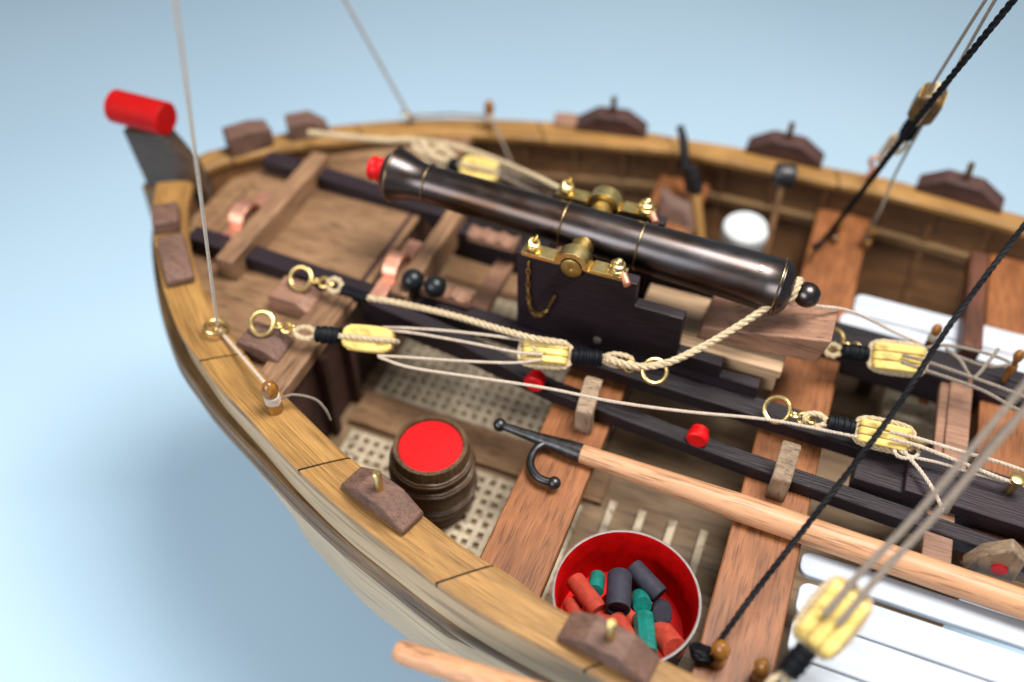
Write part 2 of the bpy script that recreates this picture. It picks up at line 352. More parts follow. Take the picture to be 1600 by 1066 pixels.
for O, I in ((NO, NI), (FO, FI)):
    strip(O, I, 'hull_planking', 'cream', hull_fn)
    def wale(i, o, c):
        e = (o-c).normalized(); e.z = 0; r = []
        for h, d in ((.0, -.1), (.03, .22), (.10, .30), (.34, .34), (.40, .29), (.47, .36), (.70, .38), (.78, .32), (.8, .0)):
            r.append(o+e*(d+.03)+Z*(-1.02-h))
        return r
    loopstrip(O, I, 'wale', 'wale', wale)
    def innr(i, o, c):
        e = (c-o).normalized(); e.z = 0; s_ = 1 if o.y > YC else -1; r = []
        for k in range(12):
            q = k/11; zz = c.z-.2-(c.z+3.1)*q; ins = -.28+1.5*q*q
            yy = c.y-s_*ins*.9; yy = YC+s_*max(.05, abs(yy-YC)); r.append(V((c.x+(.9*q*q if c.x < -14 else .2*q*q), yy, zz)))
        return r
    strip(O, I, 'inner_planking', 'inner', innr)
    # stringer and frames
    if O is FO:
        def strg(zo):
            def fn(i, o, c):
                s_ = 1 if o.y > YC else -1; q = (c.z-.2-zo)/(c.z+3.1); ins = -.28+1.5*q*q; y0 = c.y-s_*ins*.9
                return [V((c.x, y0+s_*.1, zo)), V((c.x, y0-s_*.28, zo)), V((c.x, y0-s_*.28, zo-.28)), V((c.x, y0+s_*.1, zo-.28))]
            return fn
        strip(O, I, 'stringer', 'stringer', lambda i, o, c: (lambda q: q+[q[0]])(strg(-.35)(i, o, c)), a=20)
        for i in range(22, 90, 5):
            fr = MB(); q = innr(i, O[i], I[i]); fr.tube([v_+V((0, -.02, 0)) for v_ in q], .17, 4); fr.build('frame', 'inner', boat)
    else:
        strip(O, I, 'stringer', 'stringer', lambda i, o, c: (lambda q: q+[q[0]])([V((c.x, c.y+d, z_)) for d, z_ in ((.25, -.9), (.5, -.9), (.5, -1.2), (.25, -1.2))]), a=26)
        for i in range(28, 90, 5):
            fr = MB(); q = innr(i, O[i], I[i]); fr.tube([v_+V((0, .02, 0)) for v_ in q], .17, 4); fr.build('frame', 'inner', boat)
# stem: a thick sided post in the centre plane, with the red barricade roller on top
def cp(px, py): return Py(px, py, YC)
st = MB(); out = [cp(*q) for q in [(198, 196), (262, 205), (282, 228), (306, 256), (330, 300), (326, 345), (268, 330), (240, 290), (222, 250)]]
st.prism([q+V((0, -.30, 0)) for q in out], (0, .6, 0)); st.build('stem_post', 'stem', boat, .1)
kn = MB(); kn.prism([V((-20.6, YC-.4, 1.0)), V((-22.6, YC-.4, 1.2)), V((-22.8, YC-.4, -2)), V((-21.2, YC-.4, -6)), V((-19, YC-.4, KEEL)), V((-17, YC-.4, KEEL))], (0, .8, 0)); kn.build('cutwater', 'wale', boat, .1)
kl = MB().box((-19.5, YC-.35, KEEL), (14, YC+.35, KEEL+.8)); kl.build('keel', 'wale', boat, .05)
rc0, rc1 = Py(190, 168, YC-.0), Py(252, 184, YC)
rc = MB().lathe(rc0, rc1-rc0, [(0-.3, 0), (-.3, .50), (-.24, .57), ((rc1-rc0).length+.18, .57), ((rc1-rc0).length+.24, .51), ((rc1-rc0).length+.24, 0)], 32)
tag(rc.build('stem_cap', 'redcyl', boat), 'red cylindrical cap on top of the stem')
# floor, gratings and battens
DZ = -3.0
for x_ in (-10, 6):
    k_ = MB().box((x_-.5, YC-2.0, CARD), (x_+.5, YC+2.0, CARD+.6)).box((x_-.45, YC-.6, CARD+.6), (x_+.45, YC+.6, KEEL)); tag(k_.build('display_stand', 'mahogany', None, .05), 'wooden display block under the keel %s' % ('nearer the bow' if x_ < 0 else 'farther from the bow'), 'stand')
fl = MB(); poly = [V((I_.x, I_.y+1.0, DZ-.12)) for I_ in NI if I_.x > -13.2]+[V((I_.x, I_.y-1.0, DZ-.12)) for I_ in FI[::-1] if I_.x > -13.2]
fl.prism(poly, (0, 0, .1)); fl.build('floor', 'floor', boat)
def ymin(x): return min(NI, key=lambda q: abs(q.x-x)).y+1.15
def grating(x0, x1, y0, y1, name='grating'):
    mb = MB(); p_ = .38; wd = .19; nx = int((x1-x0)/p_); ny = int((y1-y0)/p_)
    for i in range(nx+1):
        ym = y0+p_*max(0, math.ceil((ymin(x0+i*p_)-y0)/p_)) if y0 < 16 else y0
        mb.box((x0+i*p_-wd/2, ym-wd/2, DZ), (x0+i*p_+wd/2, y0+ny*p_+wd/2, DZ+.13))
    for j in range(ny+1):
        xm = x0+p_*next((i for i in range(nx+1) if y0+j*p_ >= ymin(x0+i*p_)), nx) if y0 < 16 else x0
        mb.box((xm-wd/2-.02, y0+j*p_-wd/2, DZ-.015), (x0+nx*p_+wd/2+.02, y0+j*p_+wd/2, DZ+.115))
    return mb.build(name, 'grating', boat, .01, 1)
grating(-12.1, -3.8, 17.6, 23.4); grating(-12.0, -3.8, 11.9, 15.9)
MB().box((-12.4, 16.05, DZ), (-3.4, 17.45, DZ+.2)).build('floor_plank', 'deck', boat, .03)
MB().box((-12.4, 23.7, DZ), (-3.4, 25.2, DZ+.2)).build('floor_plank', 'deck', boat, .03)
for xb in (-3.05, -2.1, -1.12, -.15): MB().box((xb-.12, 12.6, DZ), (xb+.12, 16.3, DZ+.2)).build('batten', 'grating', boat, .03)
# bulkhead under the bow platform, platform, beams
MB().prism([(-12.95, 13.6, 1.0), (-12.95, 15.1, DZ), (-12.95, 26.0, DZ), (-12.95, 27.6, 1.0)], (.2, 0, 0)).build('bulkhead', 'walnut_dark', boat, .02)
mb = MB(); pl = [V((q.x, q.y-.25, .85)) for q in NI[2:] if q.x < -13.2]+[V((-13.2, 13.3, .85)), V((-13.2, 17.6, .85)), V((-12.55, 17.6, .85)), V((-12.55, 23.5, .85)), V((-13.2, 23.5, .85)), V((-13.2, 27.8, .85))]+[V((q.x, q.y+.25, .85)) for q in FI[2:][::-1] if q.x < -13.2]
mb.prism(pl, (0, 0, .14)); mb.build('bow_platform', 'deck', boat, .02)
for ya_, yb_ in ((13.2, 17.8), (23.3, 27.8)): MB().box((-13.68, ya_, .8), (-12.58, yb_, 1.28)).build('deck_beam', 'beam', boat, .05)
MB().box((-12.75, 15.4, -2.9), (-12.4, 15.7, .8)).build('bulkhead_post', 'walnut_dark', boat, .05)
MB().box((-12.9, 16.9, -2.9), (-12.4, 17.2, .8)).build('bulkhead_post', 'walnut_dark', boat, .05)
# thwarts
def thwart(x0, x1, i0, lab):
    q0 = min(NI, key=lambda q: abs(q.x-(x0+x1)/2)); q1 = min(FI, key=lambda q: abs(q.x-(x0+x1)/2))
    o = MB().box((x0, 16.6 if i0 else q0.y-.1, -.9 if i0 else -.34), (x1, q1.y+.1, 0)).build('thwart', 'mahogany', boat, .05); tag(o, lab)
thwart(-5.5, -3.6, 0, 'reddish brown thwart under the boat hook iron')
thwart(.52, 2.4, 0, 'reddish brown thwart right of the red bucket')
thwart(6.6, 8.7, 1, 'reddish brown thwart at the right edge of the picture')
# forward beams with their copper brackets
b1 = MB(); b1.prism([(-17.3, 17.3, .98), (-16.65, 17.3, .98), (-16.65, 17.3, 1.86), (-17.3, 17.3, 1.86)], (0, 6.3, 0)); b1.build('cross_beam', 'beam', boat, .05); MB().box((-18.2, 18.0, .98), (-17.3, 21.5, 1.45)).build('beam_shelf', 'beam', boat, .05)
b2 = MB(); b2.prism([(-11.45, 18.2, .5), (-10.85, 18.2, .5), (-10.85, 18.2, 1.62), (-11.45, 18.2, 1.62)], (0, 4.7, 0)); b2.build('cross_beam', 'beam', boat, .05); MB().box((-12.25, 18.2, .9), (-11.45, 20.9, 1.3)).build('beam_shelf', 'beam', boat, .04)
MB().box((-19.4, 19.0, .99), (-19.0, 22.0, 1.12)).build('bow_cleat', 'deck', boat, .05)
def bracket(x, yc, z, wd=.5, r=.62):
    mb = MB(); pts = []
    pts.append((-r-1.0, 0)); pts.append((-r-.05, 0))
    for k in range(13):
        a = math.pi*(1-k/12); pts.append((r*math.cos(a), .05+r*math.sin(a)))
    pts.append((r+.05, 0)); pts.append((r+1.0, 0)); th = .11; vs = []
    for (a, b) in pts: 
        nx_, nz_ = 0, 1
        if abs(a) <= r+.01 and b > .04: nx_, nz_ = a/r, max(.0, (b-.05)/r)
        for xx in (x-wd/2, x+wd/2):
            vs.append(V((xx, yc+a, z+b))); vs.append(V((xx, yc+a+nx_*th, z+b+nz_*th)))
    fs = []
    for i in range(len(pts)-1):
        a = 4*i; b = a+4; fs += [[a, b, b+2, a+2], [a+1, a+3, b+3, b+1], [a, a+1, b+1, b], [a+2, b+2, b+3, a+3]]
    fs += [[0, 2, 3, 1], [len(vs)-4, len(vs)-3, len(vs)-1, len(vs)-2]]
    mb.add(vs, fs)
    return mb
t = thing('copper_bracket', (-17.1, 19.6, 1.87), 'copper strap bracket on the foremost cross beam near the stem', 'bracket', 'copper strap brackets'); bracket(-17.75, 19.7, 1.455, .55, .5).build('strap', 'copper', t, .015)

t = thing('copper_bracket', (-11.2, 19.6, 1.63), 'copper strap bracket on the second cross beam beside the black balls', 'bracket', 'copper strap brackets'); bracket(-11.85, 19.45, 1.305, .5, .48).build('strap', 'copper', t, .015)

# ------------------------------------------------------------------ beds and slide of the gun
slide = thing('gun_slide', (-5, YC, 0), 'long black wooden gun slide running down the middle of the boat', 'gun slide')
def rail_(name, pts, y0, y1, h, mat='ebony', par=None, bev=.04):
    mb = MB(); poly = [V((x, y0, z)) for x, z in pts]+[V((x, y0, z-h)) for x, z in pts[::-1]]
    mb.prism(poly, (0, y1-y0, 0)); return mb.build(name, mat, par or slide, bev)
for s_ in (-1, 1):
    def yy(a): return YC+s_*a
    # bow part of the bed, notched under the foremost beam
    a0, a1 = sorted((yy(2.0), yy(2.65)))
    rail_('bow_rail', [(-18.9, 1.72), (-17.56, 1.68), (-17.56, 1.4), (-16.61, 1.4), (-16.61, 1.6), (-12.7, 1.38), (-11.3, 1.32)], a0, a1, .55)
    a0, a1 = sorted((yy(1.5), yy(2.25)))
    rail_('slide_rail', [(-11.35, 1.22), (-7, .98), (-3.5, .78), (0, .70), (4, .55), (13, .12)], a0, a1, .5 if s_ < 0 else 1.15)
    mb = MB(); ya, yb = yy(3.15), yy(3.7)
    poly = [V((-12.3, yy(2.55), 1.0)), V((13, yy(4.05), -.02)), V((13, yy(4.6), -.02)), V((-12.3, yy(3.1), 1.0))]
    vs = []
    for x_, z_, o_, h_ in ((-12.3, 1.36, 2.3, 1.0), (-9, 1.12, 2.62, .8), (-5.5, .66, 3.1, .5), (.3, .50, 3.45, .5), (13, .30, 3.9, .5)):
        o_ = o_ if s_ < 0 else min(o_, 2.3)
        for dy, dz in ((0, 0), (.5, 0), (.5, -h_), (0, -h_)): vs.append(V((x_, yy(o_+dy), z_+dz)))
    fs = [[3, 2, 1, 0], [16, 17, 18, 19]]
    for k in range(4):
        for j in range(4): q = [4*k+j, 4*k+(j+1) % 4, 4*k+4+(j+1) % 4, 4*k+4+j]; fs.append(q if s_ < 0 else q[::-1])
    mb.add(vs, fs); mb.build('bed_rail', 'ebony', slide, .04)
# inner pale runners and cross pieces
for y0 in (19.55, 21.05): MB().box((-3.6, y0, .55), (.62, y0+.5, 1.25)).build('runner', 'pale', slide, .04)
for x0 in (-9.4, 5.6): MB().box((x0, 18.6, .1), (x0+.65, 22.5, .45)).build('cross_piece', 'pink', slide, .04)
# rollers with red ends
for (px, py) in ((838, 592), (1092, 678)):
    c = Py(px, py, 17.0); o = MB().lathe(c-Y*.28, Y, [(0, 0), (0, .26), (.05, .31), (.24, .31), (.28, .26), (.42, .26), (.42, 0)], 28).build('roller_pin', 'red', slide)
# raw wooden straps standing on the thwarts
for (px, py, x_) in ((912, 678, 0), (1213, 783, 0)):
    c = P(px, py, 0); mb = MB(); x_ = c.x
    poly = [V((x_-.32, c.y, 0)), V((x_-.32, c.y, .95)), V((x_-.32, c.y+.75, 1.62)), V((x_-.32, c.y+.98, 1.5)), V((x_-.32, c.y+.3, .85)), V((x_-.32, c.y+.25, 0))]
    mb.prism(poly, (.52, 0, 0)); mb.build('strap', 'rawstrap', slide, .05)
c = P(1545, 900, 0); mb = MB(); mb.prism([V((c.x-.7, c.y, 0)), V((c.x+.6, c.y, 0)), V((c.x+.55, c.y, 1.0)), V((c.x+.1, c.y, 1.35)), V((c.x-.45, c.y, .8))], (0, .4, 0)); mb.build('side_bracket', 'rawstrap', slide, .06)
MB().lathe(c+V((.1, -.06, .45)), Y, [(0, 0), (0, .2), (.1, .2), (.1, 0)], 16).build('red_pin', 'red', slide)
# aft crosshead of the slide
rail_('slide_heel', [(3.3, .60), (8.2, .52), (13, .2)], 17.25, 18.3, .62)
rail_('slide_cap', [(4.6, .86), (13, .62)], 17.15, 18.4, .3)
# ------------------------------------------------------------------ gun carriage
car = thing('gun_carriage', (-3.6, YC, .8), 'stepped black wooden gun carriage with brass trunnion straps', 'gun carriage')
def chk(y):
    pts = [(812, 397), (803, 512), (0, 0), (1177, 640), (1180, 607), (1118, 592), (1122, 570), (1055, 560), (1056, 492), (992, 488), (1000, 452), (985, 441)]
    out = []
    for q in pts:
        if q[0] == 0: continue
        v_ = Py(q[0], q[1], 18.95); out.append((v_.x, v_.z))
    out = [(-7.42, 3.99), (-7.42, 1.0), (.2, .70), (.2, 1.17), (-.98, 1.17), (-.98, 1.66), (-2.32, 1.68), (-2.32, 3.1), (-3.78, 3.1), (-3.78, 3.95), (-5.25, 3.95)]
    for k in range(9):
        a = math.pi*k/8; out.append((-5.72+.33*math.cos(a), 3.95-.33*math.sin(a)))
    out.append((-6.2, 3.95))
    return [V((x_, y, z_)) for x_, z_ in out]
MB().prism(chk(18.95), (0, .4, 0)).build('cheek', 'ebony', car, .035)
MB().prism(chk(21.8), (0, .4, 0)).build('cheek', 'ebony', car, .035)
for x0, x1, z0, z1 in ((-7.0, -6.2, 1.1, 2.3), (-2.9, -2.3, .9, 1.5)): MB().box((x0, 19.35, z0), (x1, 21.8, z1)).build('transom', 'pink', car, .04)
c = Py(933, 532, 18.93); MB().lathe(c, -Y, [(-.05, .0), (-.05, .13), (.02, .13), (.04, .09), (.04, 0)], 16).build('bolt_head', 'tub', car)
TX, TZ = -5.72, 3.98
def capsq(y0, y1):
    mb = MB(); th = .13; r = .36; up = []; lo = []
    zf = 4.0
    up += [(-7.25, zf+th), (-6.28, zf+th)]; lo += [(-7.25, zf), (-6.2, zf)]
    for k in range(0, 15):
        a = math.pi*(1-k/14); up.append((TX+(r+.14)*math.cos(a), TZ+.06+(r+.14)*math.sin(a)))
        lo.append((TX+(r-.03)*math.cos(a), TZ+.06+(r-.03)*math.sin(a)))
    up += [(-5.1, zf+th), (-4.15, zf+th)]; lo += [(-5.25, zf), (-4.15, zf)]
    n = len(up); vs = []
    for y in (y0, y1):
        for a, b in up: vs.append(V((a, y, b)))
        for a, b in lo: vs.append(V((a, y, b)))
    fs = []
    for i in range(n-1):
        fs += [[i, i+1, n+i+1, n+i], [2*n+i+1, 2*n+i, 3*n+i, 3*n+i+1], [i+1, i, 2*n+i, 2*n+i+1], [n+i, n+i+1, 3*n+i+1, 3*n+i]]
    fs += [[0, n, 3*n, 2*n], [n-1, 3*n-1, 4*n-1, 2*n-1]]
    mb.add(vs, fs); return mb
for y0 in (18.86, 21.76):
    cs = capsq(y0, y0+.46).build('trunnion_strap', 'brass', car, .03)
    ym = y0+.23
    MB().ring((-6.95, ym, 4.22), (.3, .2, 1), .17, .09, 20, 8).ring((-6.95, ym, 4.36), (.4, -.2, 1), .12, .08, 20, 8).build('eye_nut', 'brass', cs)
    MB().tube([(-7.1, ym-.1, 4.15), (-6.85, ym-.02, 4.7)], .035, 6).build('split_pin', 'brass', cs)
    MB().ring((-4.45, ym, 4.2), (0, 0, 1), .17, .1, 20, 8).ring((-4.42, ym, 4.36), (.1, 0, 1), .14, .09, 20, 8).ball((-4.4, ym, 4.46), .14, 8).build('screw_nut', 'brass', cs)
    MB().lathe((-4.2, ym-.12, 4.16), (.55, -.8, -.15), [(0, 0), (0, .11), (.36, .11), (.38, .07), (.38, 0)], 16).build('copper_key', 'copper', cs)
# keeper chain
ch = []
for q in [(826, 408), (825, 440), (826, 465), (830, 485), (838, 493), (848, 492), (856, 484)]: ch.append(Py(q[0], q[1], 18.86))
ch = smooth(ch, .13); mb = MB()
d_ = 0; last = ch[0]; k = 0
for q in ch[1:]:
    if (q-last).length >= .15:
        t_ = (q-last).normalized(); nn = Y if k % 2 else t_.cross(Y).normalized(); c = (q+last)/2
        mb.tube([c+t_*(.115*math.cos(2*math.pi*j/12))+nn.cross(t_).normalized()*(.06*math.sin(2*math.pi*j/12)) for j in range(12)], .024, 5, closed=True); last = q; k += 1
mb.build('keeper_chain', 'dullbrass', car)
MB().tube([Py(856, 484, 18.85), Py(862, 472, 18.8), Py(867, 463, 18.82)], .045, 8).build('chain_pin', 'brass', car)
# quoin
qn = MB(); qn.prism([V((-1.95, 19.85, 1.6)), V((1.55, 19.85, 1.9)), V((1.75, 19.85, 2.9)), V((-1.85, 19.85, 2.1))], (0, 1.5, 0))
qn.build('quoin', 'pink', car, .05)
MB().box((-3.9, 19.45, 1.25), (.7, 21.7, 1.58)).build('stool_bed', 'pale', car, .05)
# ------------------------------------------------------------------ cannon
G0 = V((-12.45, YC, 4.34)); G1 = V((-.05, YC, 3.76)); gd = (G1-G0).normalized(); GL = (G1-G0).length
gun = thing('cannon', G0+gd*6.2, 'long dark bronze cannon barrel lying on the black carriage', 'cannon')
prof = [(-.02, .0), (-.02, .3), (.0, .56), (.05, .64), (.12, .69), (.2, .76), (.24, .83), (.30, .85), (.36, .83), (.6, .775), (.85, .685), (1.1, .62), (1.35, .59), (1.56, .585), (1.7, .59)]
for i in range(1, 30): t_ = 1.7+(GL-1.7-.05)*i/29; prof.append((t_, .60+(.80-.60)*(i/29)**1.15))
prof += [(GL, .83), (GL+.06, .83), (GL+.09, .79), (GL+.20, .74), (GL+.32, .58), (GL+.40, .36), (GL+.44, .24), (GL+.5, .2), (GL+.54, .2)]
for k in range(1, 15): a = math.pi*k/15; prof.append((GL+.80-.37*math.cos(a), max(.2 if k < 3 else .02, .37*math.sin(a))))
prof.append((GL+1.18, 0))
MB().lathe(G0, gd, prof, 96).build('barrel', 'gun', gun, ang=50)
for t_, r_ in ((.30, .85), (1.45, .615), (5.95, .68), (8.3, .72), (GL-.02, .83)):
    c = G0+gd*t_; MB().ring(c, gd, r_-.008, .034, 72, 8).build('band', 'band', gun)
pr = [(-.58, 0), (-.58, .27), (-.54, .36), (-.46, .39), (-.36, .35), (-.25, .37), (-.2, .39), (-.14, .35), (-.1, .4), (-.02, .42), (0, .42), (0, 0)]
tag(MB().lathe(G0, gd, pr, 36).build('muzzle_plug', 'red', gun), 'bright red ribbed plug in the muzzle')
for s_ in (-1, 1): MB().lathe(V((TX, YC+s_*.45, TZ)), Y*s_, [(0, .34), (1.27, .32), (1.29, .29), (1.29, .05), (1.27, .03), (1.27, 0)], 32).build('trunnion', 'dullbrass', gun)
c = G0+gd*(GL-.62); up = gd.cross(Y).normalized(); up = up if up.z > 0 else -up
up = (up*.92-Y*.38).normalized(); MB().lathe(c+up*.775, up, [(0, 0), (.0, .09), (.045, .09), (.05, .05), (.05, 0)], 14).build('vent', 'copper', gun)
# ------------------------------------------------------------------ thole blocks
def thole(px, py, yawO, lab, dark=False, parts=True, length=2.05):
    c = P(px, py, 1.8); i = min(range(len(yawO)), key=lambda k: (yawO[k]-V((c.x, yawO[k].y, 0))).xy.length)
    t_ = (yawO[min(i+2, 90)]-yawO[max(i-2, 0)]); t_.z = 0; t_.normalize(); b_ = Z.cross(t_); zr_ = zr(c.x)+.022
    org = V((c.x, c.y, zr_)); o = thing('thole_block', org, lab, 'thole block', 'thole blocks along the cap rail')
    mb = MB(); h = .74 if dark else .64; hl = length/2+.12; wd = .78
    prof_ = [(-hl, 0), (hl, 0), (hl, .2), (hl*.42, h), (-hl*.42, h), (-hl, .2)]
    mb.prism([org+t_*a-b_*wd/2+Z*b for a, b in prof_], b_*wd)
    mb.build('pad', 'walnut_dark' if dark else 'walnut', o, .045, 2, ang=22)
    ln = random.Random(int(px)).uniform(-.05, .05)
    MB().lathe(org+Z*(h-.02), V((ln, -ln, 1)), [(0, 0), (0, .115), (.66, .115), (.69, .09), (.69, 0)], 20).build('pin', 'brass' if not dark else 'band', o)
    return o
thole(594, 768, NO, 'brown wooden thole block with brass pin left of the near rail joint')
thole(953, 1000, NO, 'brown wooden thole block with brass pin in front of the red bucket')
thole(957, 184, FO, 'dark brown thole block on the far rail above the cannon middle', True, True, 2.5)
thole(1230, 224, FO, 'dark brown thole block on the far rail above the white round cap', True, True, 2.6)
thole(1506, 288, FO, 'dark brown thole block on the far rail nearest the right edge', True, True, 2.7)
# plain chock blocks of the bow
def chock(px, py, O, a, b, h, lab, z=None, mat='walnut', slant=.3):
    z = z if z is not None else None
    z = 1.8
    for _ in range(8): z = zr(P(px, py, z).x)+.022
    c = P(px, py, z); i = min(range(len(O)), key=lambda k: (O[k]-c).length); t_ = (O[min(i+2, 90)]-O[max(i-2, 0)]); t_.z = 0; t_.normalize(); b_ = Z.cross(t_)
    mb = MB(); q = [c-t_*a/2, c+t_*a/2, c+t_*a/2+Z*h*slant, c+t_*a*.1+Z*h, c-t_*a/2+Z*h]
    mb.prism([v_-b_*b/2 for v_ in q], b_*b); o = mb.build('chock', mat, None, .06); return tag(o, lab, 'chock', 'wooden chocks on the rail')
chock(263, 350, NO, 1.05, .85, .5, 'small brown block on the near bow rail closest to the stem', slant=1)
chock(278, 415, NO, 1.95, .85, .55, 'brown wedge block on the near bow rail below the smaller block', slant=.45)
chock(392, 228, FO, 1.6, .8, .85, 'brown sloping chock on the far bow rail next to the stem', slant=.8)
chock(483, 208, FO, 1.5, .8, .75, 'brown chock on the far bow rail with a rope lying over it', slant=.3)
chock(884, 190, FO, .9, .75, .16, 'thin pinkish plate on the far rail just left of the first dark thole block', slant=1, mat='pink')
# ------------------------------------------------------------------ belaying pins
def pin(base, lab, h=1.0, r=.19, tilt=(0, 0, 1), wrap=None):
    o = thing('belaying_pin', base, lab, 'belaying pin', 'belaying pins'); d = V(tilt).normalized()
    MB().lathe(V(base), d, [(-.5*h, .0), (-.5*h, .08), (0, .10), (.0, r*.95), (.06*h, r), (.3*h, r*.95), (.34*h, r*.62), (.52*h, r*.6), (.60*h, r*.85), (.78*h, r*1.06), (.93*h, r*.8), (1.02*h, r*.35), (1.04*h, 0)], 24).build('body', 'pinwood', o)
    if wrap:
        mb = MB()
        for k in range(4): mb.ring(V(base)+d*(.34+.065*k)*h, d+V((.1*(k % 2), .06, 0)), r*.8, .045, 20, 6)
        mb.build('turns', wrap, o)
    return o
pin(onrail(431, 641)+Z*.02, 'amber belaying pin wound with grey line on the near rail', 1.15, .23, wrap='line')
pin(onrail(765, 201)+Z*.02, 'dark belaying pin standing on the far bow rail', 1.2, .19, wrap='line')
pin(P(1119, 1035, .0), 'amber belaying pin with black rope end on the thwart beside the near rail', .95, .22)
pin(P(1183, 1062, .0), 'amber belaying pin at the bottom edge right of the black rope end', .95, .2)
pin(P(1303, 375, .1), 'small amber pin on the far side with the black rope fastened', .8, .17)
pin(P(1352, 382, .1), 'small amber pin right of the black rope on the far side', .8, .19)
pin(P(1452, 540, .9), 'small amber pin beside the far yellow block with coiled line', .9, .15, wrap='line')
pin(P(1578, 580, .9), 'small amber pin at the right edge in front of the white slats', .9, .15)
def bpin(px, py, z, lab):
    b = P(px, py, z); o = MB().lathe(b, Z, [(-.3, 0), (-.3, .12), (.5, .12), (.53, .2), (.62, .2), (.65, .15), (.65, 0)], 20).build('brass_cleat_pin', 'brass'); return tag(o, lab, 'brass pin', 'brass pins on the slide')
bpin(1425, 712, .8, 'brass pin behind the yellow block on the black rail')
bpin(1577, 768, .8, 'brass pin with turns of line near the right edge')
# black rope knot round the pin
kb = P(1112, 1030, .05); mb = MB()
for k in range(12):
    r_ = random.Random(k); c = kb+V((r_.uniform(-.45, .12), r_.uniform(-.12, .1), .05+r_.uniform(0, .15))); a = r_.uniform(-.5, .5)
    mb.ring(c, V((math.sin(a)*.6, .7*math.cos(a), 1)), .15+.08*r_.random(), .055, 20, 6)
tag(mb.build('rope_knot', 'thread'), 'black rope knot bunched round the pin beside the near rail', 'knot')
# ------------------------------------------------------------------ tackles
def block(c, ax, nrm, L_=1.45, W=.72, T=.6, name='pulley_block', lab='', seize=1.0, grooves=True, loop=.0, wrapface='side', group='yellow pulley blocks', shell='boxwood'):
    # ax points from the black seizing towards the hauling parts
    ax = V(ax).normalized(); nrm = V(nrm); nrm = (nrm-ax*nrm.dot(ax)).normalized(); b = nrm.cross(ax)
    o = thing(name, c-nrm*T/2, lab, 'pulley block', group)
    mb = MB(); n = 10
    # shell: rounded rectangular plates with grooves running lengthwise between them
    k_ = 3 if grooves else 2; tw = W/k_
    for k in range(k_):
        cc = c+b*(-W/2+tw*(k+.5)); poly = []
        if wrapface == 'top':
            if k: continue
            for j in range(28):
                a = 2*math.pi*j/28; ca, sa = math.cos(a), math.sin(a)
                poly.append(c-nrm*T/2+ax*(L_/2*math.copysign(abs(ca)**.6, ca))+b*(W/2*math.copysign(abs(sa)**.55, sa)))
            mb.prism(poly, nrm*T); continue
        for j in range(28):
            a = 2*math.pi*j/28; ca, sa = math.cos(a), math.sin(a)
            e_ = .55; poly.append(cc-b*(tw*.47)+ax*(L_/2*math.copysign(abs(ca)**e_, ca))+nrm*(T/2*math.copysign(abs(sa)**e_, sa)))
        mb.prism(poly, b*tw*.94)
    sh = mb.build('shell', shell, o, .10 if wrapface == 'top' else .045, 3)
    core = MB(); core.obox(c, ax, b, nrm, (L_*.72, W*.96, T*.8)); core.build('sheave_core', 'dullbrass', o)
    # strop round the outside
    st_ = MB(); R = .085
    for sgn in ((-1, 1) if wrapface == 'side' else (0,)):
        pass
    lp = []; hw = (W/2+R*.7)
    if wrapface == 'side':
        for j in range(30):
            a = 2*math.pi*j/30; ca, sa = math.cos(a), math.sin(a); lp.append(c+ax*((L_/2+R*.8)*math.copysign(abs(ca)**.6, ca))+b*(hw*math.copysign(abs(sa)**.5, sa)))
    else:
        for j in range(30):
            a = 2*math.pi*j/30; ca, sa = math.cos(a), math.sin(a); lp.append(c+ax*((L_/2+R*.8)*math.copysign(abs(ca)**.6, ca))+nrm*((T/2+R*.7)*math.copysign(abs(sa)**.5, sa)))
    st_.laid(lp, R, .5, closed=True); st_.build('strop', 'rope', o)
    if seize:
        s0 = c-ax*(L_/2+.12); mb = MB(); nt_ = int(seize/.055)
        for k in range(nt_):
            r_ = .19+.02*math.sin(k*1.7)+.04*math.sin(math.pi*k/nt_); mb.ring(s0-ax*(.055*k), ax+nrm*.05*math.sin(k*2.3), r_, .042, 18, 5)
        mb.lathe(s0, -ax, [(0, .05), (0, .17), (seize-.05, .17), (seize-.05, .05)], 12)
        mb.build('seizing', 'thread', o)
        e0 = s0-ax*seize; lo = loop or .8; mb = MB()
        mb.laid([e0+b*.06, e0-ax*lo*.4+b*.17, e0-ax*lo*.85+b*.12, e0-ax*lo, e0-ax*lo*.85-b*.12, e0-ax*lo*.4-b*.17, e0-b*.06], .085, .5); mb.build('eye_splice', 'rope', o)
    return o
def eyebolt(c, R, nrm, ax, lab, shank=.75, r=.07, foot=None):
    o = thing('ring_bolt', c, lab, 'ring bolt', 'brass ring bolts'); ax = V(ax).normalized()
    MB().ring(c, nrm, R, r, 32, 10).build('ring', 'brass', o)
    mb = MB(); e = c+ax*(R+.02)
    mb.ring(e+ax*.14, V(nrm).cross(ax)+V(nrm)*.4, .14, .045, 20, 8).ring(e+ax*.36, nrm, .15, .045, 20, 8).ring(e+ax*.58, V(nrm).cross(ax)+V(nrm)*.5, .13, .045, 20, 8)
    mb.build('hook', 'brass', o)
    if foot is not None: MB().tube([c-Z*R, foot], .05, 8).build('bolt', 'brass', o)
    return o
VW = V((0, -.62, .78))        # roughly towards the viewer
tz = 1.95
A = P(410, 505, 2.0); B1 = P(576, 530, tz); B2 = P(852, 553, 2.0); D2 = P(1023, 580, 2.1)
eyebolt(A, .36, VW+V((.1, 0, 0)), P(440, 510, tz)-A, 'brass ring bolt on the lower left block near the rail', foot=P(400, 522, 1.5))
E1 = P(470, 435, 2.0)
eyebolt(E1, .36, VW, P(500, 440, tz)-E1, 'brass ring bolt on the left block against the black rail', foot=P(458, 452, 1.6))
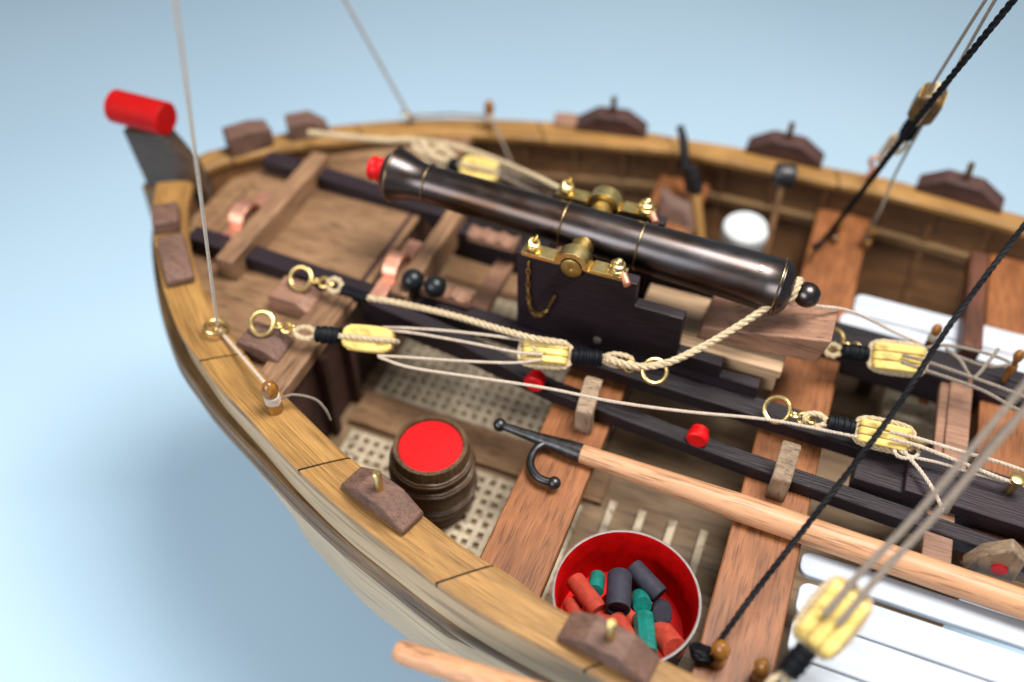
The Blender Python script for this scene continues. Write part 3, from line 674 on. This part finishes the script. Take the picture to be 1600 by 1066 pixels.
block(B1, B1-P(515, 524, tz), VW, 1.55, .80, .5, lab='yellow block with rope along its face nearest the bow', seize=.72, grooves=False, wrapface='top', loop=.62)
block(B2, P(760, 545, 2.0)-B2, VW+V((0, .2, .1)), 1.35, .66, .6, lab='yellow double grooved block in front of the black carriage', seize=.88, loop=.85, wrapface='side')
eyebolt(D2, .34, VW+V((.25, 0, 0)), P(985, 573, 2.1)-D2, 'brass ring hanging on the rope eye below the carriage')
# blocks under the ring bolts
for (px, py, lab) in ((458, 455, 'pinkish brown square block carrying the upper left ring bolt'), (410, 528, 'dark brown square block carrying the lower left ring bolt')):
    c = P(px, py, 1.6); mb = MB(); w_ = 1.0
    mb.prism([V((c.x-.65, c.y-w_/2, 1.0)), V((c.x+.78, c.y-w_/2, 1.0)), V((c.x+.78, c.y-w_/2, 1.35)), V((c.x+.3, c.y-w_/2, 1.68)), V((c.x-.55, c.y-w_/2, 1.68)), V((c.x-.65, c.y-w_/2, 1.55))], (0, w_, 0))
    tag(mb.build('bolt_block', 'pink' if px > 430 else 'walnut', None, .05), lab, 'wooden block', 'blocks on the bow platform')
def cord(name, pts, R, mat, lab, cat='rope', group=None, laid=True, pitch=None, step=.12, straight=False):
    mb = MB()
    if straight:
        q = [pts[0]]
        for a, b in zip(pts[:-1], pts[1:]):
            d = (b-a).length; e_ = min(.12, d*.2)
            q += [a.lerp(b, e_/d), a.lerp(b, .5), a.lerp(b, 1-e_/d)]
        pts = q+[pts[-1]]
    if laid: mb.laid(pts, R, pitch)
    else: mb.tube(smooth(pts, step), R, 8)
    return tag(mb.build(name, mat), lab, cat, group)
def PP(l): return [P(*q) for q in l]
grp = 'falls of the near tackle'
cord('tackle_line', PP([(598, 512, 2.05), (640, 513, 2.1), (720, 519, 2.15), (815, 532, 2.25), (838, 546, 2.3)]), .045, 'line', 'upper thin line between the two near yellow blocks', 'line', grp, True, .3)
cord('tackle_line', PP([(598, 516, 2.05), (650, 521, 2.1), (740, 537, 2.15), (805, 550, 2.25), (848, 554, 2.3)]), .045, 'line', 'second thin line sloping between the two near yellow blocks', 'line', grp, True, .3)
cord('tackle_line', PP([(590, 556, 1.8), (630, 558, 1.85), (720, 564, 2.0), (800, 567, 2.1), (848, 562, 2.3)]), .045, 'line', 'lower thin line returning to the block before the carriage', 'line', grp, True, .3)
cord('tackle_line', PP([(592, 558, 1.8), (640, 574, 1.85), (730, 588, 1.95), (850, 606, 1.9), (960, 628, 1.8), (1070, 643, 1.7), (1200, 656, 1.5), (1310, 677, 1.3), (1385, 693, 1.25), (1420, 712, 1.25), (1470, 724, 1.2), (1530, 742, 1.2), (1570, 752, 1.2)]), .047, 'line', 'long thin line running along the near rail to the brass pins', 'line', grp, True, .3)
# small fore loop beside the upper ring bolt and breeching rope
th = MB(); c = P(523, 446, 1.95); th.laid([c+(V((1, 0, 0))*math.cos(a)+V((0, .7, .6))*math.sin(a))*.22 for a in [2*math.pi*k/16 for k in range(16)]], .085, .5, closed=True)
tag(th.build('rope_eye', 'rope'), 'small rope eye hooked to the upper left ring bolt', 'rope eye')
mb = MB(); s0 = P(537, 453, 1.95); s1 = P(575, 466, 1.95); n_ = 16
for k in range(n_): mb.ring(s0.lerp(s1, k/n_), s1-s0, .14, .04, 16, 5)
tag(mb.build('rope_seizing', 'thread'), 'black thread seizing at the fore end of the breeching rope', 'seizing')
cord('breeching_rope', PP([(574, 465, 1.95), (620, 473, 2.0), (700, 491, 2.15), (770, 511, 2.3), (830, 528, 2.5), (885, 537, 2.35)]), .1, 'rope', 'thick twisted rope lying along the black rail up to the near block', 'rope', None, True, .62)
nk = G0+gd*(GL+.48); 
loop = []
lp = PP([(948, 560, 2.15), (990, 572, 2.2), (1030, 570, 2.3), (1070, 556, 2.5), (1130, 524, 2.9), (1190, 484, 3.2)])
lp[-1] = Py(1190, 486, 19.75); lp.append(Py(1222, 466, 20.0))
a_ = [(-60), (-10), 40, 90, 140, 190, 240, 285]
u_ = -Y; w__ = gd.cross(u_).normalized(); w__ = w__ if w__.z > 0 else -w__
for k, dg in enumerate((-35, 0, 40, 85, 130, 175, 220, 262)):
    a = math.radians(dg); lp.append(nk+(u_*math.cos(a)+w__*math.sin(a))*.34+gd*(-.10+.03*k))
cord('breeching_rope', lp, .11, 'rope', 'thick twisted rope from the brass ring looped round the cannon breech knob', 'rope', None, True, .66)
for k in (0, 1):
    mb = MB(); mb.laid([nk+(u_*math.cos(a)+w__*math.sin(a))*(.33+.1*k)+gd*(-.05-.16*k) for a in [2*math.pi*j/20 for j in range(20)]], .09, .6, closed=True)
    if k == 0: tag(mb.build('rope_grommet', 'rope'), 'turn of rope tight around the neck of the breech knob', 'rope')
cord('frayed_line', [Py(1275, 478, 20.8), Py(1330, 487, 21.3), P(1400, 520, 1.6), P(1440, 538, 1.4)], .05, 'line', 'thin line running from the breech knob to the far pin', 'line', None, True, .3)
# aft near tackle
E3 = P(1214, 640, 1.25); eyebolt(E3, .36, VW+V((-.3, 0, 0)), P(1250, 652, 1.25)-E3, 'brass ring bolt on the black rail right of the stepped carriage')
B3 = P(1381, 680, 1.3); block(B3, B3-P(1310, 664, 1.3), VW, 1.4, .66, .6, lab='yellow block crossed by the black rope on the near rail', seize=.75, loop=.6)
E4 = P(1300, 531, 1.1); eyebolt(E4, .33, VW+V((-.4, 0, 0)), P(1325, 540, 1.1)-E4, 'brass ring bolt behind the brown quoin on the far rail')
B4 = P(1402, 560, 1.3); block(B4, B4-P(1330, 551, 1.3), VW, 1.5, .8, .66, lab='large yellow block on the far rail left of the white slats', seize=.8, loop=.45)
g2 = 'falls of the aft tackles'
for i, (l, lab) in enumerate([
    ([(1390, 674, 1.6), (1430, 684, 1.6), (1500, 705, 1.5), (1560, 722, 1.4), (1640, 750, 1.3)], 'thin line leaving the near aft block along its top'),
    ([(1392, 686, 1.6), (1435, 697, 1.5), (1500, 722, 1.4), (1565, 748, 1.3), (1605, 760, 1.3)], 'thin line leaving the near aft block towards the brass pin'),
    ([(1395, 692, 1.3), (1402, 712, 1.25), (1425, 716, 1.25), (1436, 706, 1.25), (1425, 696, 1.3), (1410, 700, 1.3), (1440, 738, 1.2), (1458, 765, 1.2), (1475, 800, 1.0)], 'loose line end knotted at the brass pin and hanging over the rail'),
    ([(1410, 555, 1.7), (1450, 566, 1.7), (1520, 590, 1.6), (1580, 612, 1.5), (1650, 640, 1.4)], 'upper line from the far yellow block running right'),
    ([(1408, 566, 1.7), (1450, 580, 1.6), (1530, 608, 1.5), (1590, 640, 1.4), (1650, 665, 1.3)], 'lower line from the far yellow block running right'),
    ([(1440, 545, 1.5), (1480, 540, 1.6), (1540, 552, 1.5), (1578, 568, 1.4), (1540, 572, 1.3), (1490, 555, 1.4)], 'slack line looped between the two small pins by the white slats'),
    ([(1478, 545, 1.5), (1500, 562, 1.6), (1520, 590, 1.5), (1545, 565, 1.6), (1560, 545, 1.7)], 'crooked line end crossing in front of the white slats')]):
    cord('tackle_line', PP(l), .055, 'line' if i < 3 else 'greyline', lab, 'line', g2, True, .33)
# far tackle behind the muzzle
B5 = P(752, 267, 1.9); block(B5, B5-P(712, 258, 1.9), VW, 1.5, .85, .6, lab='yellow block behind the cannon near the far rail', seize=.4, loop=.9, wrapface='top', grooves=False)
mb = MB()
mb.laid(PP([(482, 207, 2.3), (530, 212, 2.2), (600, 219, 2.1), (640, 219, 2.1), (700, 226, 2.1), (760, 244, 2.2), (830, 273, 2.8), (875, 295, 3.6)]), .11, .66)
tag(mb.build('breeching_rope', 'rope'), 'thick rope lying over the far rail behind the cannon muzzle', 'rope')
cord('rope_bundle', PP([(645, 228, 2.1), (665, 240, 2.0), (690, 232, 2.1), (710, 250, 2.0), (680, 246, 2.1), (660, 222, 2.2)]), .13, 'rope', 'bunched rope coil left of the far yellow block', 'rope', None, True, .66)
for l, lab in (([(775, 262, 2.2), (820, 280, 2.5), (872, 300, 3.3)], 'fall of the far tackle running down behind the barrel'), ([(780, 274, 2.1), (815, 290, 2.3), (860, 308, 2.8)], 'second fall of the far tackle close behind the barrel')):
    cord('tackle_line', PP(l), .07, 'greyline', lab, 'line', g2, True, .4)
e = thing('ring_bolt', P(668, 234, 2.0), 'brass ring half hidden under the far rope coil', 'ring bolt', 'brass ring bolts'); MB().ring(P(668, 234, 2.0), V((0, -.3, 1)), .3, .06).build('ring', 'brass', e)
# ------------------------------------------------------------------ rings on the rail and thin stays
rg = onrail(341, 520)+Z*.2
e = thing('ring_bolt', rg-Z*.2, 'brass ring bolt standing on the near bow rail with line through it', 'ring bolt', 'brass ring bolts')
MB().ring(rg+Z*.05, V((.1, .25, 1)), .34, .05, 32, 8).build('ring', 'brass', e); MB().ring(rg-Z*.12, V((1, .3, .1)), .14, .045, 20, 8).build('staple', 'dullbrass', e)
rg2 = onrail(640, 192)+Z*.25
e = thing('ring_bolt', rg2-Z*.25, 'blurred brass ring bolt on the far bow rail with line through it', 'ring bolt', 'brass ring bolts')
MB().ring(rg2+Z*.1, V((.1, .6, 1)), .28, .05, 32, 8).build('ring', 'brass', e); MB().ring(rg2-Z*.1, V((1, .3, .1)), .14, .05, 20, 8).build('staple', 'band', e)
cord('stay_line', [Py(262, -90, 13.5), Py(340, 512, onrail(341, 520).y+.1), P(418, 603, zr(-13)+.62), P(428, 622, zr(-13)+.5)], .05, 'line', 'pale line from above through the near rail ring to the amber pin', 'line', None, True, .3, straight=True)
a = onrail(431, 641)
cord('line_end', [a+V((.12, .1, .42)), a+V((.45, .35, .5)), a+V((.95, .6, .25)), a+V((1.2, .65, -.15)), a+V((1.3, .65, -.6))], .04, 'greyline', 'loose dark line end curling from the amber pin into the boat', 'line', None, True, .3)
b = onrail(765, 201)
cord('stay_line', [Py(488, -90, rg2.y+1.0), rg2+Z*.1, rg2+V((.15, .05, .05)), rg2.lerp(b+Z*.6, .5)+Z*.1, b+Z*.55], .06, 'greyline', 'grey line from above through the far rail ring to the dark pin', 'line', None, True, .35, straight=True)
cord('line_end', [b+V((.1, -.05, .45)), b+V((.6, -.6, .35)), b+V((1.5, -1.6, .0)), b+V((1.9, -2.0, -.5)), b+V((1.9, -2.05, -1.2))], .045, 'greyline', 'loose line end hanging from the dark pin inside the far rail', 'line', None, True, .35)
# ------------------------------------------------------------------ rigging at the right, nearer the camera
def Pd(px, py, d): return V((0, 0, HC))+ray(px, py)*(d/F)
def up(px, py, y): return Py(px, py, y)
q0 = P(1117, 1012, .75)
cord('black_shroud', [q0, Pd(1180, 925, 22.7), Pd(1250, 835, 22.9), Pd(1392, 650, 23.2), Pd(1490, 500, 23.4), Pd(1640, 300, 23.6)], .08, 'blackrope', 'twisted black rope rising from the near pin across the picture', 'rope', None, True, .62)
q1 = P(1272, 386, .9)
cord('black_shroud', [q1, Py(1290, 372, 27.5), Py(1365, 275, 27.0), Py(1450, 165, 26.5), Py(1600, -20, 26.0)], .10, 'blackrope', 'blurred black rope rising on the far side to the upper right corner', 'rope', None, True, .7)
q2 = Py(1368, 262, 29.6)
t_ = Py(1500, 75, 27.6)-q2
bc = Py(1449, 163, 28.0); ax_ = (Py(1560, 0, 27.0)-bc)
block(bc, ax_, V((0, -1, .4)), 1.15, .82, .75, lab='olive brown block hanging in the rigging at the upper right', seize=.9, loop=.8, wrapface='top', shell='olive').name = 'rigging_block'
cord('rigging_line', [bc+ax_.normalized()*.5+X*.2, Py(1555, 0, 27.2), Py(1600, -60, 27)], .05, 'greyline', 'right thin grey line above the olive block', 'line', 'grey rigging lines above the olive block', False)
cord('rigging_line', [bc+ax_.normalized()*.5-X*.2, Py(1540, 0, 27.2), Py(1585, -60, 27)], .05, 'greyline', 'left thin grey line above the olive block', 'line', 'grey rigging lines above the olive block', False)
cord('rigging_line', [bc-X*0+V((.1, 0, -.6)), Py(1400, 270, 28.0), Py(1375, 330, 27.6), P(1352, 372, .6)], .045, 'greyline', 'faint grey line dropping from the olive block to the far pin', 'line', None, False)
hk = thing('copper_hook', onrail(1357, 277), 'copper hook and pin holding the olive block to the far rail', 'hook')
h0 = onrail(1354, 280); h1 = Py(1384, 226, h0.y-.3)
MB().tube([h0, h0.lerp(h1, .35)], .09, 10).ring(h0.lerp(h1, .5), Y, .2, .075).build('hook', 'copper', hk)
cord('rope_becket', [h0.lerp(h1, .55), h0.lerp(h1, .8)+X*.05, Py(1398, 212, 28.4)], .12, 'rope', 'short rope between the copper hook and the black seizing', 'rope', None, True, .6)
# near right yellow block, very close to the camera
NB = Pd(1300, 965, 20.6)
axn = Pd(1360, 890, 20.5)-NB
block(NB, axn, V((-.1, -.72, .7)), 1.55, .95, .6, lab='big blurred yellow block in the lower right over the white slats', seize=.75, loop=.9).name = 'rigging_block'
gl = 'pale rigging lines of the big yellow block'
e0 = NB+axn.normalized()*.15; sd = axn.normalized().cross(V((0, -.7, .7))).normalized()*.2
cord('rigging_line', [NB-sd*1.1+V((0, -.25, .3)), Pd(1345, 895, 20.3), Pd(1440, 795, 20.2), Pd(1640, 555, 19.8)], .085, 'greyline', 'left line of the blurred pair rising from the big block', 'line', gl, True, .4)
cord('rigging_line', [NB+sd*.6+V((0, -.25, .3)), Pd(1378, 895, 20.3), Pd(1475, 790, 20.2), Pd(1660, 570, 19.8)], .085, 'greyline', 'right line of the blurred pair rising from the big block', 'line', gl, True, .4)
cord('rigging_line', [P(1478, 800, 1.2), Pd(1530, 715, 21.8), Pd(1650, 590, 20.5)], .07, 'greyline', 'third pale line crossing behind the blurred pair', 'line', gl, True, .4)
# ------------------------------------------------------------------ boat hook and oar
h0 = P(903, 707, .28); h1 = P(1650, 962, .36); hd = (h1-h0).normalized()
bh = thing('boat_hook', h0.lerp(h1, .4)-Z*.28, 'boat hook with black iron double head and pale shaft across the thwarts', 'boat hook')
mb = MB(); n_ = 24; LL = (h1-h0).length
mb.tube([h0-hd*.15]+[h0+hd*(LL*k/n_) for k in range(n_+1)], [.2, .26]+[.27+.12*min(1, k/9) for k in range(1, n_+1)], 24).build('shaft', 'beech', bh)
ir = MB(); tip = P(781, 664, .35)
pth = [tip+(h0-tip)*k/10 for k in range(11)]+[h0+hd*.08]
hd2 = (h0-tip).normalized(); pth[-1] = h0+hd2*.08
ir.tube([tip]+[tip.lerp(h0+hd2*.1, q) for q in (.1, .3, .5, .7, .85, 1)], [.12, .125, .15, .18, .23, .275, .29], 20).ball(tip, .2, 12)
hkp = [P(884, 697, .30), P(862, 692, .3), P(842, 698, .3), P(831, 712, .3), P(829, 728, .3), P(838, 744, .3), P(850, 751, .3), P(862, 754, .3)]
sm_ = smooth(hkp, .08); ir.tube(sm_, [.2-.08*min(1, k/8) for k in range(len(sm_))], 14).ball(P(866, 755, .3), .19, 12)
ir.build('iron_head', 'iron', bh)
o0 = Py(618, 1016, 8.0); o1 = Py(900, 1108, 8.0); od = (o1-o0).normalized()
tag(MB().tube([o0, o0+od*.03, o0+od*.1, o0+od*.25, o1], [.05, .22, .27, .29, .33], 24).build('oar_loom', 'beech'), 'round pale wooden pole end outside the hull at the bottom', 'oar')
# ------------------------------------------------------------------ barrel
bc_ = V((-8.3, 14.3, 0)); o = thing('cask', V((-8.3, 14.3, -2.87)), 'small oak cask with a bright red lid standing on the grating', 'cask')
H_ = 2.87; pr = []
for k in range(17):
    q = k/16; pr.append((q*H_, 1.1+.17*math.sin(math.pi*q)**.9))
pr2 = [(0, 0)]+pr+[(H_, .98), (H_-.12, .95), (H_-.12, 0)]
MB().lathe(V((-8.3, 14.3, -2.87)), Z, pr2, 28).build('staves', 'barrel', o, ang=20)
MB().lathe(V((-8.3, 14.3, -.12)), Z, [(-.02, 0), (-.02, .945), (.03, .94), (.035, .03), (.01, .02), (.01, 0)], 48).build('lid', 'red', o)
for z0, r0 in ((-.52, 1.15), (-.95, 1.215), (-1.85, 1.23), (-2.45, 1.14)):
    mb = MB(); cc = V((-8.3, 14.3, z0))
    pts_ = [cc+V((math.cos(a)*r0, math.sin(a)*r0, .015*math.sin(a*9))) for a in [2*math.pi*k/64 for k in range(64)]]
    for dz in (-.09, 0, .09): mb.tube([q+Z*dz+V(((q-cc).x, (q-cc).y, 0))*(.03 if dz == 0 else .0) for q in pts_], .075, 6, closed=True)
    mb.build('hoop', 'hoop', o)
# ------------------------------------------------------------------ bucket with cartridges
BC = V((-1.55, 11.85, -2.4)); bz = .55
o = thing('tub', BC, 'round grey tub painted bright red inside between two thwarts', 'tub')
r0 = 1.93
MB().lathe(BC, Z, [(0, 0), (0, 1.75), (2.3, r0), (2.36, r0), (2.37, r0-.04), (2.36, r0-.07)], 64, (True, False)).build('outer_wall', 'tub', o)
mb = MB(); n_ = 64; vs = []; fs = []
pr = [(2.365, r0-.065), (2.3, r0-.085), (1.4, r0-.14), (.5, r0-.22), (.45, 0)]
MB().lathe(BC, Z, pr, 64, (False, True)).build('lining', 'redbucket', o)
def cart(px, py, z, d, L_, r, mat, lab, hollow=False, facets=20):
    c = P(px, py, z); d = V(d).normalized(); pr = [(-L_/2, 0), (-L_/2, r*.9), (-L_/2+.05, r), (L_/2-.05, r), (L_/2, r*.92), (L_/2, 0)]
    if hollow: pr = [(-L_/2, 0), (-L_/2, r*.95), (-L_/2+.04, r), (L_/2-.03, r), (L_/2, r*.96), (L_/2, r*.8), (L_/2-.1, r*.76), (L_/2-.1, 0)]
    tag(MB().lathe(c, d, pr, facets).build('cartridge', mat, ang=30), lab, 'cartridge', 'coloured cartridges in the tub')
zc = -.75
cart(916, 930, zc+.1, (1, -.75, .1), 1.15, .27, 'redclay', 'rust red cylinder lying left at the tub wall')
cart(932, 912, zc+.0, (.2, -1, .5), .7, .22, 'teal', 'small teal cylinder behind the left rust red one')
cart(967, 925, zc+.35, (.25, -1, .15), 1.1, .33, 'slate', 'large slate grey cylinder standing out in the middle of the tub', True)
cart(1009, 908, zc+.1, (1, -.55, -.1), 1.05, .28, 'slate', 'slate grey cylinder lying at the back of the tub')
cart(1001, 940, zc+.1, (.3, -.7, .7), .6, .26, 'teal', 'small teal cylinder right of the large grey one')
cart(1034, 955, zc+.05, (.1, -.6, .8), .8, .27, 'slate', 'slate grey cylinder standing at the right of the tub')
cart(1008, 990, zc+.25, (.35, -1, .15), 1.1, .28, 'teal', 'long faceted teal cylinder at the front of the tub', False, 8)
cart(1042, 1000, zc+.15, (.5, -.6, .5), .9, .33, 'redclay', 'rust red cylinder at the right front of the tub')
cart(968, 960, zc-.1, (1, .1, .0), .85, .27, 'redclay', 'rust red cylinder below the open end of the large grey one')
cart(975, 990, zc+.1, (.8, -.8, .1), 1.0, .27, 'redclay', 'rust red cylinder just behind the brass pin of the near block')
cart(900, 962, zc-.25, (.6, -.8, .1), .9, .25, 'redclay', 'dark red cylinder deep at the left edge of the tub')
cart(935, 965, zc-.1, (1, -.3, .2), .9, .24, 'redclay', 'rust red cylinder between the left wall and the near block')
cart(1020, 965, zc-.35, (1, .3, 0), .9, .26, 'slate', 'slate grey cylinder deep under the teal ones')
cart(990, 950, zc-.6, (0, 1, 0), 1.9, .3, 'slate', 'slate grey cylinder at the bottom of the tub heap'); cart(950, 950, zc-.65, (.4, 1, 0), 1.8, .3, 'redclay', 'rust red cylinder at the bottom of the tub heap')
# white capped cylinder on the far side
c = P(1163, 366, .1)
tag(MB().lathe(V((c.x, c.y+.35, -2.6)), V((0, -.10, .99)), [(0, 0), (0, .82), (2.7, .84), (2.92, .84), (3.02, .78), (3.08, .5), (3.1, 0)], 40).build('white_canister', 'whitecap'), 'white round topped canister behind the cannon breech', 'canister')
# ------------------------------------------------------------------ shot and racks
def rack(c, lab, n=3):
    mb = MB(); L_ = 1.75; w_ = .55; h = .36
    pts_ = [(-L_/2, 0), (L_/2, 0), (L_/2, h)]
    for k in range(n-1, -1, -1):
        xc = -L_/2+L_*(k+.5)/n
        for j in range(7): a = math.pi*j/6; pts_.append((xc+.22*math.cos(a), h-.12*math.sin(a)))
    pts_.append((-L_/2, h))
    mb.prism([c+V((a, -w_/2, b)) for a, b in pts_], (0, w_, 0)); return tag(mb.build('shot_rack', 'pink', None, .03), lab, 'shot rack', 'scalloped shot racks')
R1 = V((-9.85, 19.05, 1.2)); rack(R1, 'pinkish wooden rack under the two black balls')
R2 = V((-9.5, 22.1, 1.15)); rack(R2, 'scalloped brown rack without balls under the cannon')
s1 = P(645, 438, 1.85); s2 = P(680, 448, 1.85)
tag(MB().ball(s1, .37, 20).build('cannonball', 'shot'), 'black cannonball touching the brown cross beam', 'cannonball', 'black cannonballs on the rack')
tag(MB().ball(s2, .36, 20).build('cannonball', 'shot'), 'black cannonball on the open end of the rack', 'cannonball', 'black cannonballs on the rack')
# ------------------------------------------------------------------ white slatted side benches
def slats(lab, rows, x0, grp_par, dz=0):
    for k, (ya, yb, xs) in enumerate(rows):
        mb = MB(); r = min(.28, (yb-ya)*.4); poly = []
        for a in range(7): t_ = math.pi/2*a/6; poly.append(V((xs+r-r*math.sin(t_+math.pi/2*0)*1 if 0 else xs+r-r*math.cos(t_), yb-r+r*math.sin(t_), -.72)))
        poly = [V((xs+r-r*math.cos(math.pi/2*a/6), yb-r+r*math.sin(math.pi/2*a/6), -.72+dz)) for a in range(7)]
        poly += [V((13, yb, -.72+dz)), V((13, ya, -.72+dz))]
        poly += [V((xs+r-r*math.sin(math.pi/2*a/6), ya+r-r*math.cos(math.pi/2*a/6), -.72+dz)) for a in range(7)]
        mb.prism(poly, (0, 0, .22)); mb.build('slat', 'white', grp_par, .05, 3)
o = thing('slatted_bench', (6, 13, -.72), 'white slatted bench with rounded ends in the lower right corner', 'bench', 'white slatted benches')
slats('', [(14.2, 14.95, 2.48), (13.0, 14.0, 2.58), (11.85, 12.95, 2.58), (10.7, 11.8, 2.58)], 2.5, o, .4)
o = thing('slatted_bench', (6, 26, -.72), 'white slatted bench on the far side right of the yellow block', 'bench', 'white slatted benches')
slats('', [(23.4, 24.36, 2.1), (24.42, 25.45, 2.45)], 2.5, o, .55)
MB().box((5.75, 23.5, .07), (6.35, 28.3, .75)).build('cross_timber', 'darkred', boat, .06)
for y_, zt_ in ((12, -.32), (14.5, -.32), (24.0, -.17)): MB().box((3.4, y_-.2, -3), (3.9, y_+.2, zt_)).build('bench_post', 'walnut_dark', boat)
# ------------------------------------------------------------------ tools leaning on the far side
def stick(name, a, b, r, mat, lab, cat, parent=None):
    mb = MB().tube([a, a.lerp(b, .5), b], r, 12); return mb.build(name, mat, parent)
ta = Py(1065, 192, 29.0); tb = Py(1090, 330, 28.0)
o = thing('boarding_axe', Py(1090, 365, 27.0), 'long black blade tool with wooden handle leaning on the far rail', 'tool')
mb = MB(); mb.tube([Py(1062, 196, 29.2), Py(1067, 215, 29.0), Py(1070, 250, 28.8), Py(1078, 300, 28.3)], [.13, .17, .2, .17], 10); mb.build('iron_bar', 'blackiron', o)
MB().tube([Py(1078, 262, 28.2), Py(1087, 290, 28.0), Py(1086, 302, 27.9)], [.3, .28, .26], 10).build('socket', 'iron', o)
MB().tube([Py(1086, 300, 27.9), Py(1094, 372, 27.0), Py(1100, 420, 26.4)], .2, 12).build('handle', 'rail', o)
c = Py(1222, 285, 28.3); o = thing('mallet', c-Z*1.5, 'mallet with black head and brown handle leaning on the far planking', 'mallet')
MB().lathe(c+V((-.35, .1, .2)), V((1, .15, 0)), [(0, 0), (0, .36), (.1, .42), (.65, .42), (.75, .36), (.75, 0)], 20).build('head', 'blackiron', o)
MB().tube([c, Py(1212, 330, 27.6), Py(1195, 400, 26.6)], .13, 10).build('handle', 'inner', o)
c = Py(1045, 345, 26.8); o = MB()
o.prism([Py(1030, 300, 27.2), Py(1045, 318, 27.1), Py(1075, 330, 27.0), Py(1082, 372, 26.4), Py(1040, 372, 26.4), Py(1024, 345, 26.8)], (.05, .5, .1))
tag(o.build('leather_pouch', 'walnut', None, .1), 'reddish brown rounded pouch behind the brass straps', 'pouch')
# narrow thwart-wise board and grey box below right tackle
MB().box((5.35, 15.6, .05), (6.1, 22.6, .32)).build('cross_piece', 'pink', slide, .04)
c = P(1420, 640, -2.2); t_ = thing('grey_box', V((c.x, c.y, -2.88)), 'pale grey tapered box with a brown slot seen below the tackle', 'box')
mb = MB(); mb.prism([V((c.x-.9, c.y-.9, -2.88)), V((c.x+.9, c.y-.9, -2.88)), V((c.x+.9, c.y+.9, -2.88)), V((c.x-.9, c.y+.9, -2.88))], (0, 0, 1.2)); mb.build('body', 'grating', t_, .12)
MB().box((c.x+.15, c.y-.1, -1.69), (c.x+.45, c.y+.75, -1.66)).build('slot', 'mahogany', t_)
for o in bpy.data.objects:
    if '_o' in o: del o['_o']
